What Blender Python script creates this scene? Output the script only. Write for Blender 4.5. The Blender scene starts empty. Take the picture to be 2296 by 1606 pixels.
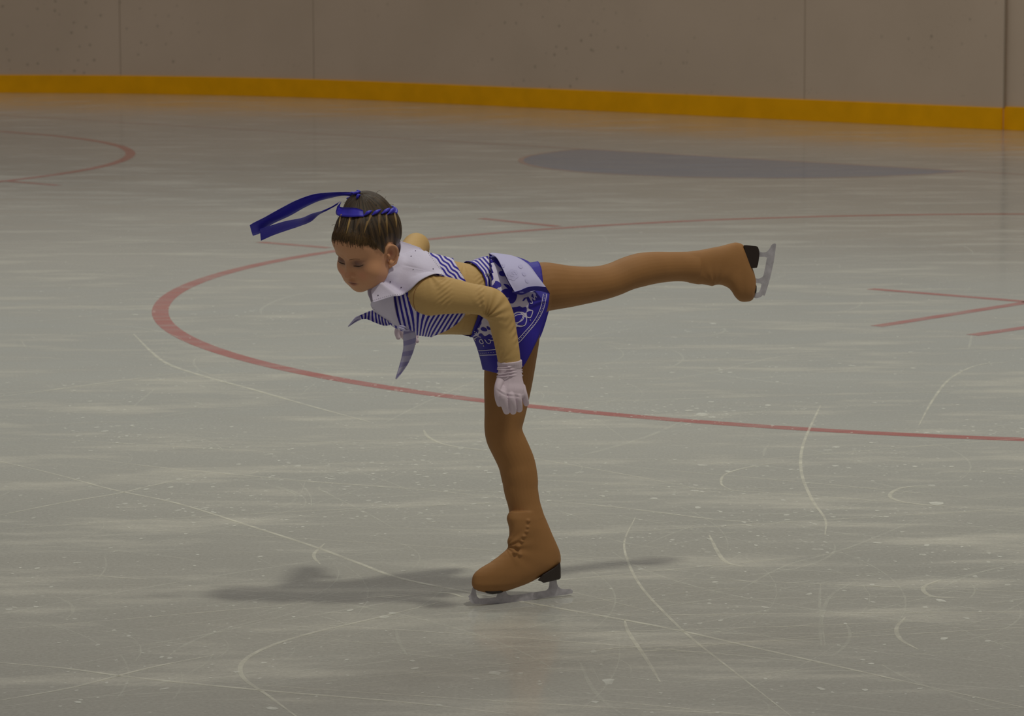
import bpy, bmesh, math, random
import numpy as np
from mathutils import Vector, Matrix
from mathutils.bvhtree import BVHTree
from mathutils.geometry import tessellate_polygon

# ------------------------------------------------------------------ camera
SC = bpy.context.scene
COL = SC.collection
FPX, PITCH, ROLL, CAMH = 7583.66, 0.1285847, -0.0038224, 1.74442
RX0, RY0, RTH = 15.6047846, -19.3475131, 0.75397953      # rink frame seen from the camera's foot
_X = Vector((1, 0, 0)); _FW = Vector((0, math.cos(PITCH), -math.sin(PITCH))); _UP = Vector((0, math.sin(PITCH), math.cos(PITCH)))
_R = _X * math.cos(ROLL) + _UP * math.sin(ROLL)
_U = -_X * math.sin(ROLL) + _UP * math.cos(ROLL)
CAM = Vector((0, 0, CAMH))
cam_data = bpy.data.cameras.new('camera')
cam = bpy.data.objects.new('camera', cam_data); COL.objects.link(cam)
M = Matrix((( _R.x, _U.x, -_FW.x, 0), (_R.y, _U.y, -_FW.y, 0), (_R.z, _U.z, -_FW.z, CAMH), (0, 0, 0, 1)))
cam.matrix_world = M
cam_data.sensor_width = 36; cam_data.lens = FPX * 36 / 2296
cam_data.clip_end = 300
cam_data.dof.use_dof = True; cam_data.dof.focus_distance = 8.75; cam_data.dof.aperture_fstop = 12.0
SC.camera = cam

# ------------------------------------------------------------------ light
SC.view_settings.view_transform = 'Standard'
SC.view_settings.look = 'None'
SC.view_settings.gamma = 1.0
SC.view_settings.exposure = 0.0
world = bpy.data.worlds.new('hall'); SC.world = world; world.use_nodes = True
nt = world.node_tree; bgn = nt.nodes['Background']
tc = nt.nodes.new('ShaderNodeTexCoord'); sp = nt.nodes.new('ShaderNodeSeparateXYZ')
rp = nt.nodes.new('ShaderNodeValToRGB')
nt.links.new(tc.outputs['Generated'], sp.inputs[0]); nt.links.new(sp.outputs['Z'], rp.inputs[0])
nt.links.new(rp.outputs[0], bgn.inputs[0])
els = rp.color_ramp.elements                               # stands are dim, the lamp-lit roof is brighter
els[0].position = 0.0; els[0].color = (0.25, 0.195, 0.14, 1)
els[1].position = 1.0; els[1].color = (0.49, 0.475, 0.465, 1)
for pos, c in ((0.085, (0.30, 0.235, 0.17, 1)), (0.110, (0.30, 0.31, 0.285, 1)), (0.155, (0.24, 0.235, 0.21, 1)), (0.185, (0.08, 0.055, 0.035, 1)), (0.27, (0.12, 0.085, 0.06, 1)), (0.36, (0.29, 0.27, 0.25, 1)), (0.5, (0.39, 0.375, 0.36, 1))):
    e = els.new(pos); e.color = c
bgn.inputs[1].default_value = 0.76

def area(name, loc, target, size, power, color):
    d = bpy.data.lights.new(name, 'AREA'); d.shape = 'DISK'; d.size = size; d.energy = power; d.color = color
    o = bpy.data.objects.new(name, d); COL.objects.link(o); o.location = loc
    o.rotation_euler = (Vector(target) - Vector(loc)).to_track_quat('-Z', 'Y').to_euler()
    return o
sd = bpy.data.lights.new('hall_spotlight', 'SPOT'); sd.energy = 4450; sd.spot_size = math.radians(64); sd.spot_blend = 1.0; sd.shadow_soft_size = .5; sd.color = (1.0, 0.965, 0.80)
so = bpy.data.objects.new('hall_spotlight', sd); COL.objects.link(so); so.location = (4.2, 4.1, 13.9)
so.rotation_euler = (Vector((0, 15.0, 0)) - so.location).to_track_quat('-Z', 'Y').to_euler()
area('roof_lamp', (-0.5, 16.0, 9.5), (-0.5, 16.0, 0.0), 3.0, 290, (0.94, 0.98, 0.90))

# ------------------------------------------------------------------ pixel <-> place
def ray(px, py):
    return (_FW + _R * ((px - 1148) / FPX) + _U * ((803 - py) / FPX))
def K(px, py, Y):
    d = ray(px, py); return CAM + d * (Y / d.y)
def G(px, py, z=0.0):
    d = ray(px, py); return CAM + d * ((z - CAMH) / d.z)
def proj(v):
    w = Vector(v) - CAM; f = w.dot(_FW)
    return (1148 + FPX * w.dot(_R) / f, 803 - FPX * w.dot(_U) / f)
SL = 0.51 / 883.0
def Yc(px): return 8.588 + SL * (px - 1165)
def P(px, py, d=0.0): return K(px, py, Yc(px) + d)
PX = 1 / 880.0
YAW = math.atan(0.51)
LAT = Vector((math.sin(YAW), -math.cos(YAW), 0))            # towards the skater's left
FWD = Vector((-math.cos(YAW), -math.sin(YAW), 0))
UPZ = Vector((0, 0, 1))
ORG = P(1165, 1350)

def rink(x, y):
    """rink coordinates -> world"""
    x -= RX0; y -= RY0
    c, s = math.cos(RTH), math.sin(RTH)
    return Vector((c * x + s * y, -s * x + c * y, 0))

# ------------------------------------------------------------------ helpers
def link(name, me, parent=None, mat=None):
    o = bpy.data.objects.new(name, me); COL.objects.link(o)
    if mat is not None:
        for m in (mat if isinstance(mat, (list, tuple)) else [mat]): me.materials.append(m)
    if parent is not None: o.parent = parent
    return o
def pymesh(name, vs, fs, smooth=True, mi=None):
    me = bpy.data.meshes.new(name); me.from_pydata([tuple(v) for v in vs], [], fs)
    if mi is not None: me.polygons.foreach_set('material_index', mi)
    if smooth: me.polygons.foreach_set('use_smooth', [True] * len(me.polygons))
    me.validate(); me.update(); return me
def catmull(pts, n):
    pts = np.array(pts, float); out = []
    q = np.vstack([2 * pts[0] - pts[1], pts, 2 * pts[-1] - pts[-2]])
    for i in range(1, len(q) - 2):
        for k in range(n):
            t = k / n; a, b, c, d = q[i - 1], q[i], q[i + 1], q[i + 2]
            out.append(.5 * ((2 * b) + (c - a) * t + (2 * a - 5 * b + 4 * c - d) * t * t + (3 * b - a - 3 * c + d) * t ** 3))
    out.append(pts[-1]); return np.array(out)
class MB:
    def __init__(s): s.v = []; s.f = []; s.m = []
    def add(s, vs, fs, m=0):
        b = len(s.v); s.v += [tuple(v) for v in vs]; s.f += [tuple(i + b for i in f) for f in fs]; s.m += [m] * len(fs)
    def mesh(s, name='m', smooth=True): return pymesh(name, s.v, s.f, smooth, s.m)
def loft(mb, path, n=5, seg=28, ref=None, off=0.0, cap=(True, True), m=0, world=False, capk=0.8):
    """path entries (px,py,d,r1,r2) in pixels of the skater's plane (or world x,y,z,r1,r2 in metres)"""
    ref = LAT if ref is None else ref
    pts = []
    for e in path:
        if world: pts.append(tuple(e))
        else:
            w = P(e[0], e[1], e[2]); pts.append((w.x, w.y, w.z, e[3] * PX, e[4] * PX))
    s = catmull(pts, n)
    c = s[:, :3]; r = np.maximum(s[:, 3:] + off, 0.0004)
    T = np.gradient(c, axis=0)
    rings = []
    def ring(cc, t, r1, r2):
        t = Vector(t).normalized(); a = ref - t * ref.dot(t)
        if a.length < 1e-3: a = UPZ.cross(t)
        a.normalize(); b = t.cross(a)
        return [Vector(cc) + b * (r1 * math.sin(2 * math.pi * k / seg)) + a * (r2 * math.cos(2 * math.pi * k / seg)) for k in range(seg)]
    if cap[0]:
        t = Vector(T[0]).normalized(); k0 = min(r[0]) * capk
        for q in (0.25, 0.6, 0.9):
            f = math.sin(q * math.pi / 2); rings.append(ring(Vector(c[0]) - t * k0 * math.cos(q * math.pi / 2), t, r[0][0] * f, r[0][1] * f))
    for i in range(len(c)): rings.append(ring(c[i], T[i], r[i][0], r[i][1]))
    if cap[1]:
        t = Vector(T[-1]).normalized(); k0 = min(r[-1]) * capk
        for q in (0.9, 0.6, 0.25):
            f = math.sin(q * math.pi / 2); rings.append(ring(Vector(c[-1]) + t * k0 * math.cos(q * math.pi / 2), t, r[-1][0] * f, r[-1][1] * f))
    vs = [v for R in rings for v in R]; fs = []
    for i in range(len(rings) - 1):
        for k in range(seg):
            a = i * seg + k; b = i * seg + (k + 1) % seg
            fs.append((a, b, b + seg, a + seg))
    fs.append(tuple(range(seg))[::-1]); L0 = (len(rings) - 1) * seg; fs.append(tuple(L0 + k for k in range(seg)))
    mb.add(vs, fs, m)
def ellip(mb, c, axes, n=16, m=0):
    """axes: three vectors"""
    vs = []; fs = []
    for i in range(1, n):
        th = math.pi * i / n
        for k in range(2 * n):
            ph = math.pi * k / n
            vs.append(c + axes[0] * (math.sin(th) * math.cos(ph)) + axes[1] * (math.sin(th) * math.sin(ph)) + axes[2] * math.cos(th))
    N = 2 * n
    for i in range(n - 2):
        for k in range(N): fs.append((i * N + k, i * N + (k + 1) % N, (i + 1) * N + (k + 1) % N, (i + 1) * N + k))
    vs += [c + axes[2], c - axes[2]]; a, b = len(vs) - 2, len(vs) - 1
    for k in range(N): fs.append((a, (k + 1) % N, k)); fs.append((b, (n - 2) * N + k, (n - 2) * N + (k + 1) % N))
    mb.add(vs, fs, m)
def fuse(mb, voxel=0.002, smooth=4):
    """one continuous surface out of overlapping closed shapes"""
    o = link('tmp', mb.mesh('tmp'))
    md = o.modifiers.new('r', 'REMESH'); md.mode = 'VOXEL'; md.voxel_size = voxel; md.use_smooth_shade = True
    if smooth:
        s = o.modifiers.new('s', 'SMOOTH'); s.factor = 0.5; s.iterations = smooth
    dg = bpy.context.evaluated_depsgraph_get(); dg.update()
    me = bpy.data.meshes.new_from_object(o.evaluated_get(dg))
    bpy.data.objects.remove(o)
    me.polygons.foreach_set('use_smooth', [True] * len(me.polygons))
    return me
def coords(me):
    a = np.empty(len(me.vertices) * 3, np.float32); me.vertices.foreach_get('co', a); return a.reshape(-1, 3).astype(float)
def normals(me):
    a = np.empty(len(me.vertices) * 3, np.float32); me.vertices.foreach_get('normal', a); return a.reshape(-1, 3).astype(float)
def setco(me, co): me.vertices.foreach_set('co', co.astype(np.float32).ravel()); me.update()
def projn(co):
    w = co - np.array(CAM); f = w @ np.array(_FW)
    return np.stack([1148 + FPX * (w @ np.array(_R)) / f, 803 - FPX * (w @ np.array(_U)) / f], 1)
def attr(me, name, val):
    if val.ndim == 1:
        a = me.attributes.new(name, 'FLOAT', 'POINT'); a.data.foreach_set('value', val.astype(np.float32))
    else:
        a = me.attributes.new(name, 'FLOAT_COLOR', 'POINT')
        c = np.ones((len(val), 4), np.float32); c[:, :3] = val; a.data.foreach_set('color', c.ravel())
def inside(poly, p):
    poly = np.array(poly, float); x, y = p[:, 0], p[:, 1]; r = np.zeros(len(p), bool); j = len(poly) - 1
    for i in range(len(poly)):
        a, b = poly[i], poly[j]
        c = ((a[1] > y) != (b[1] > y)) & (x < (b[0] - a[0]) * (y - a[1]) / (b[1] - a[1] + 1e-12) + a[0])
        r ^= c; j = i
    return r
def tag(o, label=None, cat=None, group=None, kind=None):
    for k, v in (('label', label), ('category', cat), ('group', group), ('kind', kind)):
        if v: o[k] = v
    return o

# ------------------------------------------------------------------ materials
def mat(name, color, rough=0.7, spec=0.3, metal=0.0, bump=None, noise=None, attr_col=None, sheen=0.0):
    m = bpy.data.materials.new(name); m.use_nodes = True; t = m.node_tree; b = t.nodes['Principled BSDF']
    b.inputs['Base Color'].default_value = (*color, 1); b.inputs['Roughness'].default_value = rough
    b.inputs['Specular IOR Level'].default_value = spec; b.inputs['Metallic'].default_value = metal
    b.inputs['Sheen Weight'].default_value = sheen
    geo = t.nodes.new('ShaderNodeTexCoord')
    src = None
    if attr_col:
        a = t.nodes.new('ShaderNodeAttribute'); a.attribute_name = attr_col; src = a.outputs['Color']
        t.links.new(src, b.inputs['Base Color'])
    if noise:
        sc, amt = noise
        n = t.nodes.new('ShaderNodeTexNoise'); n.inputs['Scale'].default_value = sc; n.inputs['Detail'].default_value = 4
        t.links.new(geo.outputs['Object'], n.inputs['Vector'])
        mr = t.nodes.new('ShaderNodeMapRange'); mr.inputs[1].default_value = .3; mr.inputs[2].default_value = .7
        mr.inputs[3].default_value = 1 - amt; mr.inputs[4].default_value = 1 + amt
        t.links.new(n.outputs[0], mr.inputs[0])
        mx = t.nodes.new('ShaderNodeVectorMath'); mx.operation = 'SCALE'
        if src is not None: t.links.new(src, mx.inputs[0])
        else: mx.inputs[0].default_value = color
        t.links.new(mr.outputs[0], mx.inputs['Scale']); t.links.new(mx.outputs[0], b.inputs['Base Color'])
    if bump:
        sc, st, di = bump
        n = t.nodes.new('ShaderNodeTexNoise'); n.inputs['Scale'].default_value = sc; n.inputs['Detail'].default_value = 3
        t.links.new(geo.outputs['Object'], n.inputs['Vector'])
        bp = t.nodes.new('ShaderNodeBump'); bp.inputs['Strength'].default_value = st; bp.inputs['Distance'].default_value = di
        t.links.new(n.outputs[0], bp.inputs['Height']); t.links.new(bp.outputs[0], b.inputs['Normal'])
    return m
def stripe_mat(name, ca, cb, duty=0.5):
    m = mat(name, ca, 0.75, 0.25); t = m.node_tree; b = t.nodes['Principled BSDF']
    a = t.nodes.new('ShaderNodeAttribute'); a.attribute_name = 'stripe'
    fr = t.nodes.new('ShaderNodeMath'); fr.operation = 'FRACT'; t.links.new(a.outputs['Fac'], fr.inputs[0])
    lt = t.nodes.new('ShaderNodeMath'); lt.operation = 'LESS_THAN'; lt.inputs[1].default_value = duty; t.links.new(fr.outputs[0], lt.inputs[0])
    mx = t.nodes.new('ShaderNodeMix'); mx.data_type = 'RGBA'; mx.inputs['A'].default_value = (*ca, 1); mx.inputs['B'].default_value = (*cb, 1)
    t.links.new(lt.outputs[0], mx.inputs['Factor']); t.links.new(mx.outputs['Result'], b.inputs['Base Color'])
    return m
WHITE = (0.62, 0.58, 0.74); BLUE = (0.028, 0.018, 0.30)
m_skin = mat('skin', (0.5, 0.3, 0.2), 0.5, 0.35, attr_col='col')
m_suit = mat('tan_bodysuit', (0.50, 0.325, 0.130), 0.66, 0.25, bump=(90, .25, .002))
m_tights = mat('brown_tights', (0.285, 0.140, 0.050), 0.66, 0.25, noise=(14, .06), bump=(160, .15, .001))
m_white = mat('white_cloth', WHITE, 0.7, 0.25, bump=(60, .3, .003))
m_glove = mat('white_glove', (0.62, 0.52, 0.60), 0.8, 0.2, bump=(70, .35, .002))
m_blue = mat('blue_cloth', BLUE, 0.6, 0.3)
m_ribbon = mat('blue_satin', (0.03, 0.022, 0.42), 0.5, 0.4)
m_under = mat('cloth_reverse', (0.46, 0.44, 0.66), 0.75, 0.2)
m_ghost = mat('print_show_through', (0.425, 0.405, 0.625), 0.75, 0.2)
m_stripe = stripe_mat('striped_cloth', WHITE, BLUE, 0.5)
m_stripe_rev = stripe_mat('striped_cloth_reverse', (0.46, 0.44, 0.62), (0.30, 0.28, 0.50), 0.45)
m_stone = mat('rhinestone', (0.55, 0.55, 0.6), 0.12, 0.8, metal=0.9)
m_stone_d = mat('dark_rhinestone', (0.10, 0.08, 0.13), 0.2, 0.8, metal=0.5)
m_black = mat('black_heel', (0.018, 0.010, 0.008), 0.32, 0.5)
m_steel = mat('blade_steel', (0.43, 0.415, 0.46), 0.42, 0.5, metal=0.25, noise=(60, .18))
m_dark = mat('dark_lash', (0.06, 0.035, 0.028), 0.6, 0.2)
m_brow = mat('brown_brow', (0.22, 0.11, 0.06), 0.7, 0.2)

# hair: streaks follow the direction it is combed
m_hair = mat('hair', (0.1, 0.05, 0.02), 0.42, 0.4)
def hair_nodes(m):
    t = m.node_tree; b = t.nodes['Principled BSDF']
    a1 = t.nodes.new('ShaderNodeAttribute'); a1.attribute_name = 'strand'
    a2 = t.nodes.new('ShaderNodeAttribute'); a2.attribute_name = 'tone'
    n = t.nodes.new('ShaderNodeTexNoise'); n.noise_dimensions = '1D'; n.inputs['Scale'].default_value = 1.0; n.inputs['Detail'].default_value = 5
    n.inputs['Roughness'].default_value = .75
    t.links.new(a1.outputs['Fac'], n.inputs['W'])
    ad = t.nodes.new('ShaderNodeMath'); ad.operation = 'ADD'; t.links.new(n.outputs[0], ad.inputs[0]); t.links.new(a2.outputs['Fac'], ad.inputs[1])
    r = t.nodes.new('ShaderNodeValToRGB'); t.links.new(ad.outputs[0], r.inputs[0])
    e = r.color_ramp.elements; e[0].position = .30; e[0].color = (0.014, 0.008, 0.003, 1); e[1].position = 1.0; e[1].color = (0.44, 0.28, 0.08, 1)
    x = e.new(.52); x.color = (0.042, 0.022, 0.007, 1); x = e.new(.72); x.color = (0.13, 0.072, 0.022, 1)
    t.links.new(r.outputs[0], b.inputs['Base Color'])
    bp = t.nodes.new('ShaderNodeBump'); bp.inputs['Strength'].default_value = .5; bp.inputs['Distance'].default_value = .002
    t.links.new(n.outputs[0], bp.inputs['Height']); t.links.new(bp.outputs[0], b.inputs['Normal'])
hair_nodes(m_hair)

def ice_mat(name, tint, amt, wear=True):
    m = bpy.data.materials.new(name); m.use_nodes = True; t = m.node_tree; b = t.nodes['Principled BSDF']
    N = t.nodes.new; Lk = t.links.new
    g = N('ShaderNodeNewGeometry')
    def noise(scale, sx, sy, rot, det=5, ro=.6):
        mp = N('ShaderNodeMapping'); mp.inputs['Scale'].default_value = (sx, sy, 1); mp.inputs['Rotation'].default_value = (0, 0, rot)
        Lk(g.outputs['Position'], mp.inputs[0]); n = N('ShaderNodeTexNoise'); n.inputs['Scale'].default_value = scale
        n.inputs['Detail'].default_value = det; n.inputs['Roughness'].default_value = ro; Lk(mp.outputs[0], n.inputs['Vector']); return n.outputs[0]
    def rng(x, a, b_, c, d):
        r = N('ShaderNodeMapRange'); r.inputs[1].default_value = a; r.inputs[2].default_value = b_; r.inputs[3].default_value = c; r.inputs[4].default_value = d
        Lk(x, r.inputs[0]); return r.outputs[0]
    def mix(f, A, B):
        x = N('ShaderNodeMix'); x.data_type = 'RGBA'
        if isinstance(f, float): x.inputs['Factor'].default_value = f
        else: Lk(f, x.inputs['Factor'])
        for s, v in (('A', A), ('B', B)):
            if isinstance(v, tuple): x.inputs[s].default_value = (*v, 1)
            else: Lk(v, x.inputs[s])
        return x.outputs['Result']
    def math_(op, a, b_=None):
        x = N('ShaderNodeMath'); x.operation = op
        for i, v in enumerate((a, b_)):
            if v is None: continue
            if isinstance(v, (int, float)): x.inputs[i].default_value = v
            else: Lk(v, x.inputs[i])
        return x.outputs[0]
    big = noise(0.35, 1, 1, 0.4, 3)
    base = mix(rng(big, .35, .65, 0, 1), (0.398, 0.400, 0.376), (0.455, 0.450, 0.414))
    frost = noise(1.3, 1.0, 3.2, -0.25, 6, .65)
    frost2 = noise(3.0, .7, 2.6, 0.35, 6, .7)
    fm = math_('ADD', rng(frost, .51, .72, 0, .62), rng(frost2, .60, .80, 0, .35))
    col = mix(fm, base, (0.70, 0.675, 0.59))
    if amt > 0: col = mix(math_('MULTIPLY', rng(frost2, .45, .75, amt, amt * .55), 1.0), col, tint)
    # fine snow grains
    v = N('ShaderNodeTexVoronoi'); v.inputs['Scale'].default_value = 22; v.inputs['Randomness'].default_value = 1
    Lk(g.outputs['Position'], v.inputs['Vector'])
    cl = noise(1.1, 1, 1.6, .9, 3)
    gr = math_('MULTIPLY', rng(v.outputs['Distance'], .05, .10, 1, 0), rng(cl, .50, .62, 0, .55))
    col = mix(gr, col, (0.74, 0.74, 0.68))
    fine = noise(95, 1, 1, 0, 3, .7)
    sc = N('ShaderNodeVectorMath'); sc.operation = 'SCALE'; Lk(col, sc.inputs[0]); Lk(rng(fine, .3, .7, .89, 1.11), sc.inputs['Scale'])
    Lk(sc.outputs[0], b.inputs['Base Color'])
    ro = math_('ADD', rng(frost, .4, .75, .10, .20), math_('MULTIPLY', gr, .4)); Lk(ro, b.inputs['Roughness'])
    b.inputs['IOR'].default_value = 1.52; b.inputs['Specular IOR Level'].default_value = .5
    bh = math_('ADD', noise(2.2, 1, 1, .2, 3), math_('MULTIPLY', noise(30, 1, 2, .5, 3), .12))
    bp = N('ShaderNodeBump'); bp.inputs['Strength'].default_value = .02; bp.inputs['Distance'].default_value = .01
    Lk(bh, bp.inputs['Height']); Lk(bp.outputs[0], b.inputs['Normal'])
    return m
m_ice = ice_mat('ice', (0, 0, 0), 0.0)
m_red = ice_mat('red_line_in_ice', (0.42, 0.075, 0.07), 0.9)
m_redthin = ice_mat('faint_red_line_in_ice', (0.40, 0.16, 0.14), 0.6)
m_crease = ice_mat('blue_crease_in_ice', (0.13, 0.20, 0.33), 0.85)
def frost_mat(name, alpha, c):
    m = mat(name, c, 0.6, 0.3); t = m.node_tree; b = t.nodes['Principled BSDF']
    g = t.nodes.new('ShaderNodeNewGeometry'); n = t.nodes.new('ShaderNodeTexNoise'); n.inputs['Scale'].default_value = 14; n.inputs['Detail'].default_value = 4
    t.links.new(g.outputs['Position'], n.inputs['Vector'])
    r = t.nodes.new('ShaderNodeMapRange'); r.inputs[1].default_value = .3; r.inputs[2].default_value = .7; r.inputs[3].default_value = alpha * .35; r.inputs[4].default_value = alpha * 1.5
    t.links.new(n.outputs[0], r.inputs[0]); t.links.new(r.outputs[0], b.inputs['Alpha'])
    return m
m_scr = frost_mat('blade_scratch', 0.40, (0.74, 0.72, 0.62))
m_scr2 = frost_mat('faint_blade_scratch', 0.15, (0.72, 0.72, 0.64))
m_snow = frost_mat('snow_speck', 0.42, (0.78, 0.78, 0.72))

# ------------------------------------------------------------------ ice floor with its markings
def ribbon(mb, pts, w, z, m, taper=False):
    pts = [Vector((p[0], p[1], 0)) for p in pts]; vs = []; n = len(pts)
    for i, p in enumerate(pts):
        t = (pts[min(i + 1, n - 1)] - pts[max(i - 1, 0)])
        if t.length < 1e-9: t = Vector((1, 0, 0))
        t.normalize(); s = Vector((-t.y, t.x, 0))
        ww = w[i] if isinstance(w, list) else w
        if taper: ww *= (max(0.12, math.sin(math.pi * (i + .3) / (n - .4)))) ** .5
        vs += [p + s * ww / 2 + Vector((0, 0, z)), p - s * ww / 2 + Vector((0, 0, z))]
    mb.add(vs, [(2 * i + 1, 2 * i + 3, 2 * i + 2, 2 * i) for i in range(n - 1)], m)
def arc(cx, cy, r, a0=0, a1=360, n=240):
    return [rink(cx + r * math.cos(math.radians(a0 + (a1 - a0) * i / n)), cy + r * math.sin(math.radians(a0 + (a1 - a0) * i / n))) for i in range(n + 1)]
fl = MB()
S = 30
fl.add([(-26, -4, 0), (30, -4, 0), (30, 60, 0), (-26, 60, 0)], [(0, 1, 2, 3)], 0)
for cx in (7, -7): ribbon(fl, arc(cx, -6, 4.475), .075, .0004, 1)
ribbon(fl, [rink(-15 + .5 * i, 0) for i in range(61)], .05, .0004, 2)
cr = [rink(1.8 * math.cos(math.pi * i / 60), -1.8 * math.sin(math.pi * i / 60)) for i in range(61)]
fl.add([(p.x, p.y, .0003) for p in cr], [tuple(range(60, -1, -1))], 3)
ribbon(fl, arc(0, 0, 1.8, 180, 360, 90), .04, .0006, 2)
for a, b in (((1952, 648), (2330, 679)), ((1965, 732), (2330, 674)), ((2180, 752), (2400, 720)), ((582, 543), (738, 556)), ((1078, 490), (1252, 508)), ((0, 405), (132, 416))):
    A, B = G(*a), G(*b); ribbon(fl, [A.lerp(B, i / 6) for i in range(7)], .065, .0005, 1)
def trace(pts, w, m, z=.0009, n=6):
    g = [G(*p) for p in pts]; c = catmull([(p.x, p.y) for p in g], n)
    ribbon(fl, [(a[0], a[1]) for a in c], w, z, m, taper=True)
TR = [
 ([(300,750),(340,790),(380,818),(460,845),(560,872),(700,912),(830,947)], .016, 4),
 ([(0,890),(110,876),(240,858),(420,835)], .010, 4),
 ([(-60,1168),(140,1128),(260,1108),(330,1092),(450,1065)], .008, 4),
 ([(-40,1026),(120,1063),(250,1098),(400,1130),(560,1180),(700,1225),(800,1262),(900,1298),(1060,1330),(1260,1366),(1500,1410),(1700,1455),(1900,1500),(2100,1545),(2330,1595)], .013, 4),
 ([(130,1020),(350,1048),(500,1062),(720,1082),(960,1100),(1130,1118)], .008, 4),
 ([(990,1350),(850,1385),(700,1420),(600,1452),(545,1485),(545,1520),(600,1560),(670,1612)], .012, 4),
 ([(0,1487),(150,1500),(300,1520),(600,1550),(900,1575),(1160,1604)], .012, 4),
 ([(-20,1575),(150,1545),(250,1520),(350,1495),(480,1470)], .010, 4),
 ([(1425,1160),(1400,1215),(1410,1265),(1440,1320),(1500,1385),(1560,1440),(1650,1510),(1790,1620)], .008, 4),
 ([(1840,910),(1830,930),(1800,1000),(1797,1060),(1820,1120),(1850,1165),(1850,1200)], .010, 4),
 ([(2260,812),(2190,820),(2130,850),(2090,900),(2060,955)], .010, 4),
 ([(1530,945),(1450,980),(1350,1010),(1300,1022)], .018, 5),
 ([(950,965),(960,980),(1000,998),(1080,1010)], .012, 4),
 ([(1210,1028),(1370,1030),(1520,1030)], .010, 5),
 ([(1780,1036),(1700,1044),(1630,1062),(1617,1085),(1640,1100)], .008, 4),
 ([(1215,1122),(1400,1140),(1600,1165),(1700,1172)], .010, 4),
 ([(585,705),(590,690),(640,668),(720,655),(860,660)], .018, 5),
 ([(860,950),(960,900),(1100,840)], .010, 5),
 ([(1640,1335),(1760,1270),(1900,1230),(2060,1165)], .010, 5),
 ([(1400,1390),(1410,1420),(1450,1480),(1480,1530)], .010, 4),
 ([(2090,1088),(2020,1095),(1995,1112),(2020,1125),(2090,1135)], .012, 4),
 ([(2110,1300),(2070,1318),(2090,1338),(2160,1342)], .012, 4),
 ([(2030,1385),(2010,1410),(2020,1435),(2060,1458)], .011, 4),
 ([(728,1220),(706,1240),(705,1252),(718,1266)], .010, 4),
 ([(1500,820),(1640,845),(1800,865),(1910,868)], .014, 5),
 ([(1450,860),(1600,835),(1750,800),(1900,790)], .012, 5),
 ([(1840,1310),(1838,1360),(1850,1450)], .008, 5),
 ([(1915,1305),(1860,1340),(1840,1400),(1842,1450)], .010, 5),
 ([(1590,1200),(1610,1240),(1630,1262),(1670,1272)], .012, 4),
 ([(1880,1350),(1960,1360),(2130,1385)], .006, 5),
 ([(1350,1205),(1420,1222),(1500,1232)], .010, 5),
 ([(1560,1178),(1500,1200),(1440,1225)], .008, 5),
 ([(1300,1485),(1320,1530),(1350,1570),(1400,1606)], .010, 5),
 ([(200,1290),(270,1296),(335,1300)], .008, 4),
 ([(865,1342),(990,1330),(1040,1340)], .012, 4),
 ([(730,1080),(715,1095),(740,1110),(820,1150),(900,1195)], .007, 5),
 ([(1600,1103),(1760,1090),(1900,1068),(2160,1045)], .006, 5),
 ([(440,800),(435,815),(450,832),(500,850)], .010, 5),
]
for p, w, m in TR: trace(p, w, m)
rd = random.Random(11)
for i in range(330):
    px, py = rd.uniform(-150, 2450), 420 + 1180 * rd.random() ** .8
    a = G(px, py); L = rd.choice([.25, .5, .9, 1.6]) * rd.uniform(.6, 1.3); th = rd.gauss(-.1, .75); k = rd.gauss(0, 1.0) / max(L, .4)
    pts = []
    x, y = a.x, a.y
    for s in range(14):
        pts.append((x, y)); x += math.cos(th) * L / 13; y += math.sin(th) * L / 13; th += k * L / 13
    ribbon(fl, pts, rd.choice([.002, .003, .004, .007]) * (1 + a.y / 25), .0007 + .0000004 * i, 5, taper=True)
for i in range(260):
    px, py = rd.uniform(-150, 2450), 420 + 1180 * rd.random() ** .8
    a = G(px, py); L = rd.uniform(.5, 2.6); th = rd.choice([-.45, .35, .6, -.15]) + rd.gauss(0, .15); k = rd.gauss(0, .12)
    pts = []; x, y = a.x, a.y
    for s in range(14):
        pts.append((x, y)); x += math.cos(th) * L / 13; y += math.sin(th) * L / 13; th += k * L / 13
    ribbon(fl, pts, rd.choice([.0015, .0025, .004]) * (1 + a.y / 25), .00075 + .0000004 * i, rd.choice([5, 5, 5, 4]), taper=True)
clus = [(rd.uniform(0, 2296), rd.uniform(640, 1320), rd.uniform(60, 200), rd.uniform(8, 22)) for _ in range(44)] + \
       [(1480, 1206, 260, 6), (2150, 960, 120, 10), (1560, 930, 60, 6), (420, 1080, 160, 14), (1000, 1080, 130, 16), (1900, 1140, 200, 22), (620, 1110, 160, 14)]
def fleck(px, py, s, m=6):
    a = G(px, py); n = 7; e = rd.uniform(1, 1.9); s *= .75; th = rd.gauss(0, .5)
    vs = []
    for k in range(n):
        q = 2 * math.pi * k / n; r = s * rd.uniform(.5, 1.1)
        x, y = r * e * math.cos(q), r * math.sin(q) * 2.4
        vs.append((a.x + x * math.cos(th) - y * math.sin(th), a.y + x * math.sin(th) + y * math.cos(th), .0012))
    fl.add(vs, [tuple(range(n))], m)
for cx, cy, sx, sy in clus:
    for _ in range(46): fleck(rd.gauss(cx, sx), max(430, rd.gauss(cy, sy)), abs(rd.gauss(.0, .0035)) + .0012)
for _ in range(1700): fleck(rd.uniform(-100, 2400), 430 + 1170 * rd.random(), abs(rd.gauss(0, .003)) + .001)
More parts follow.
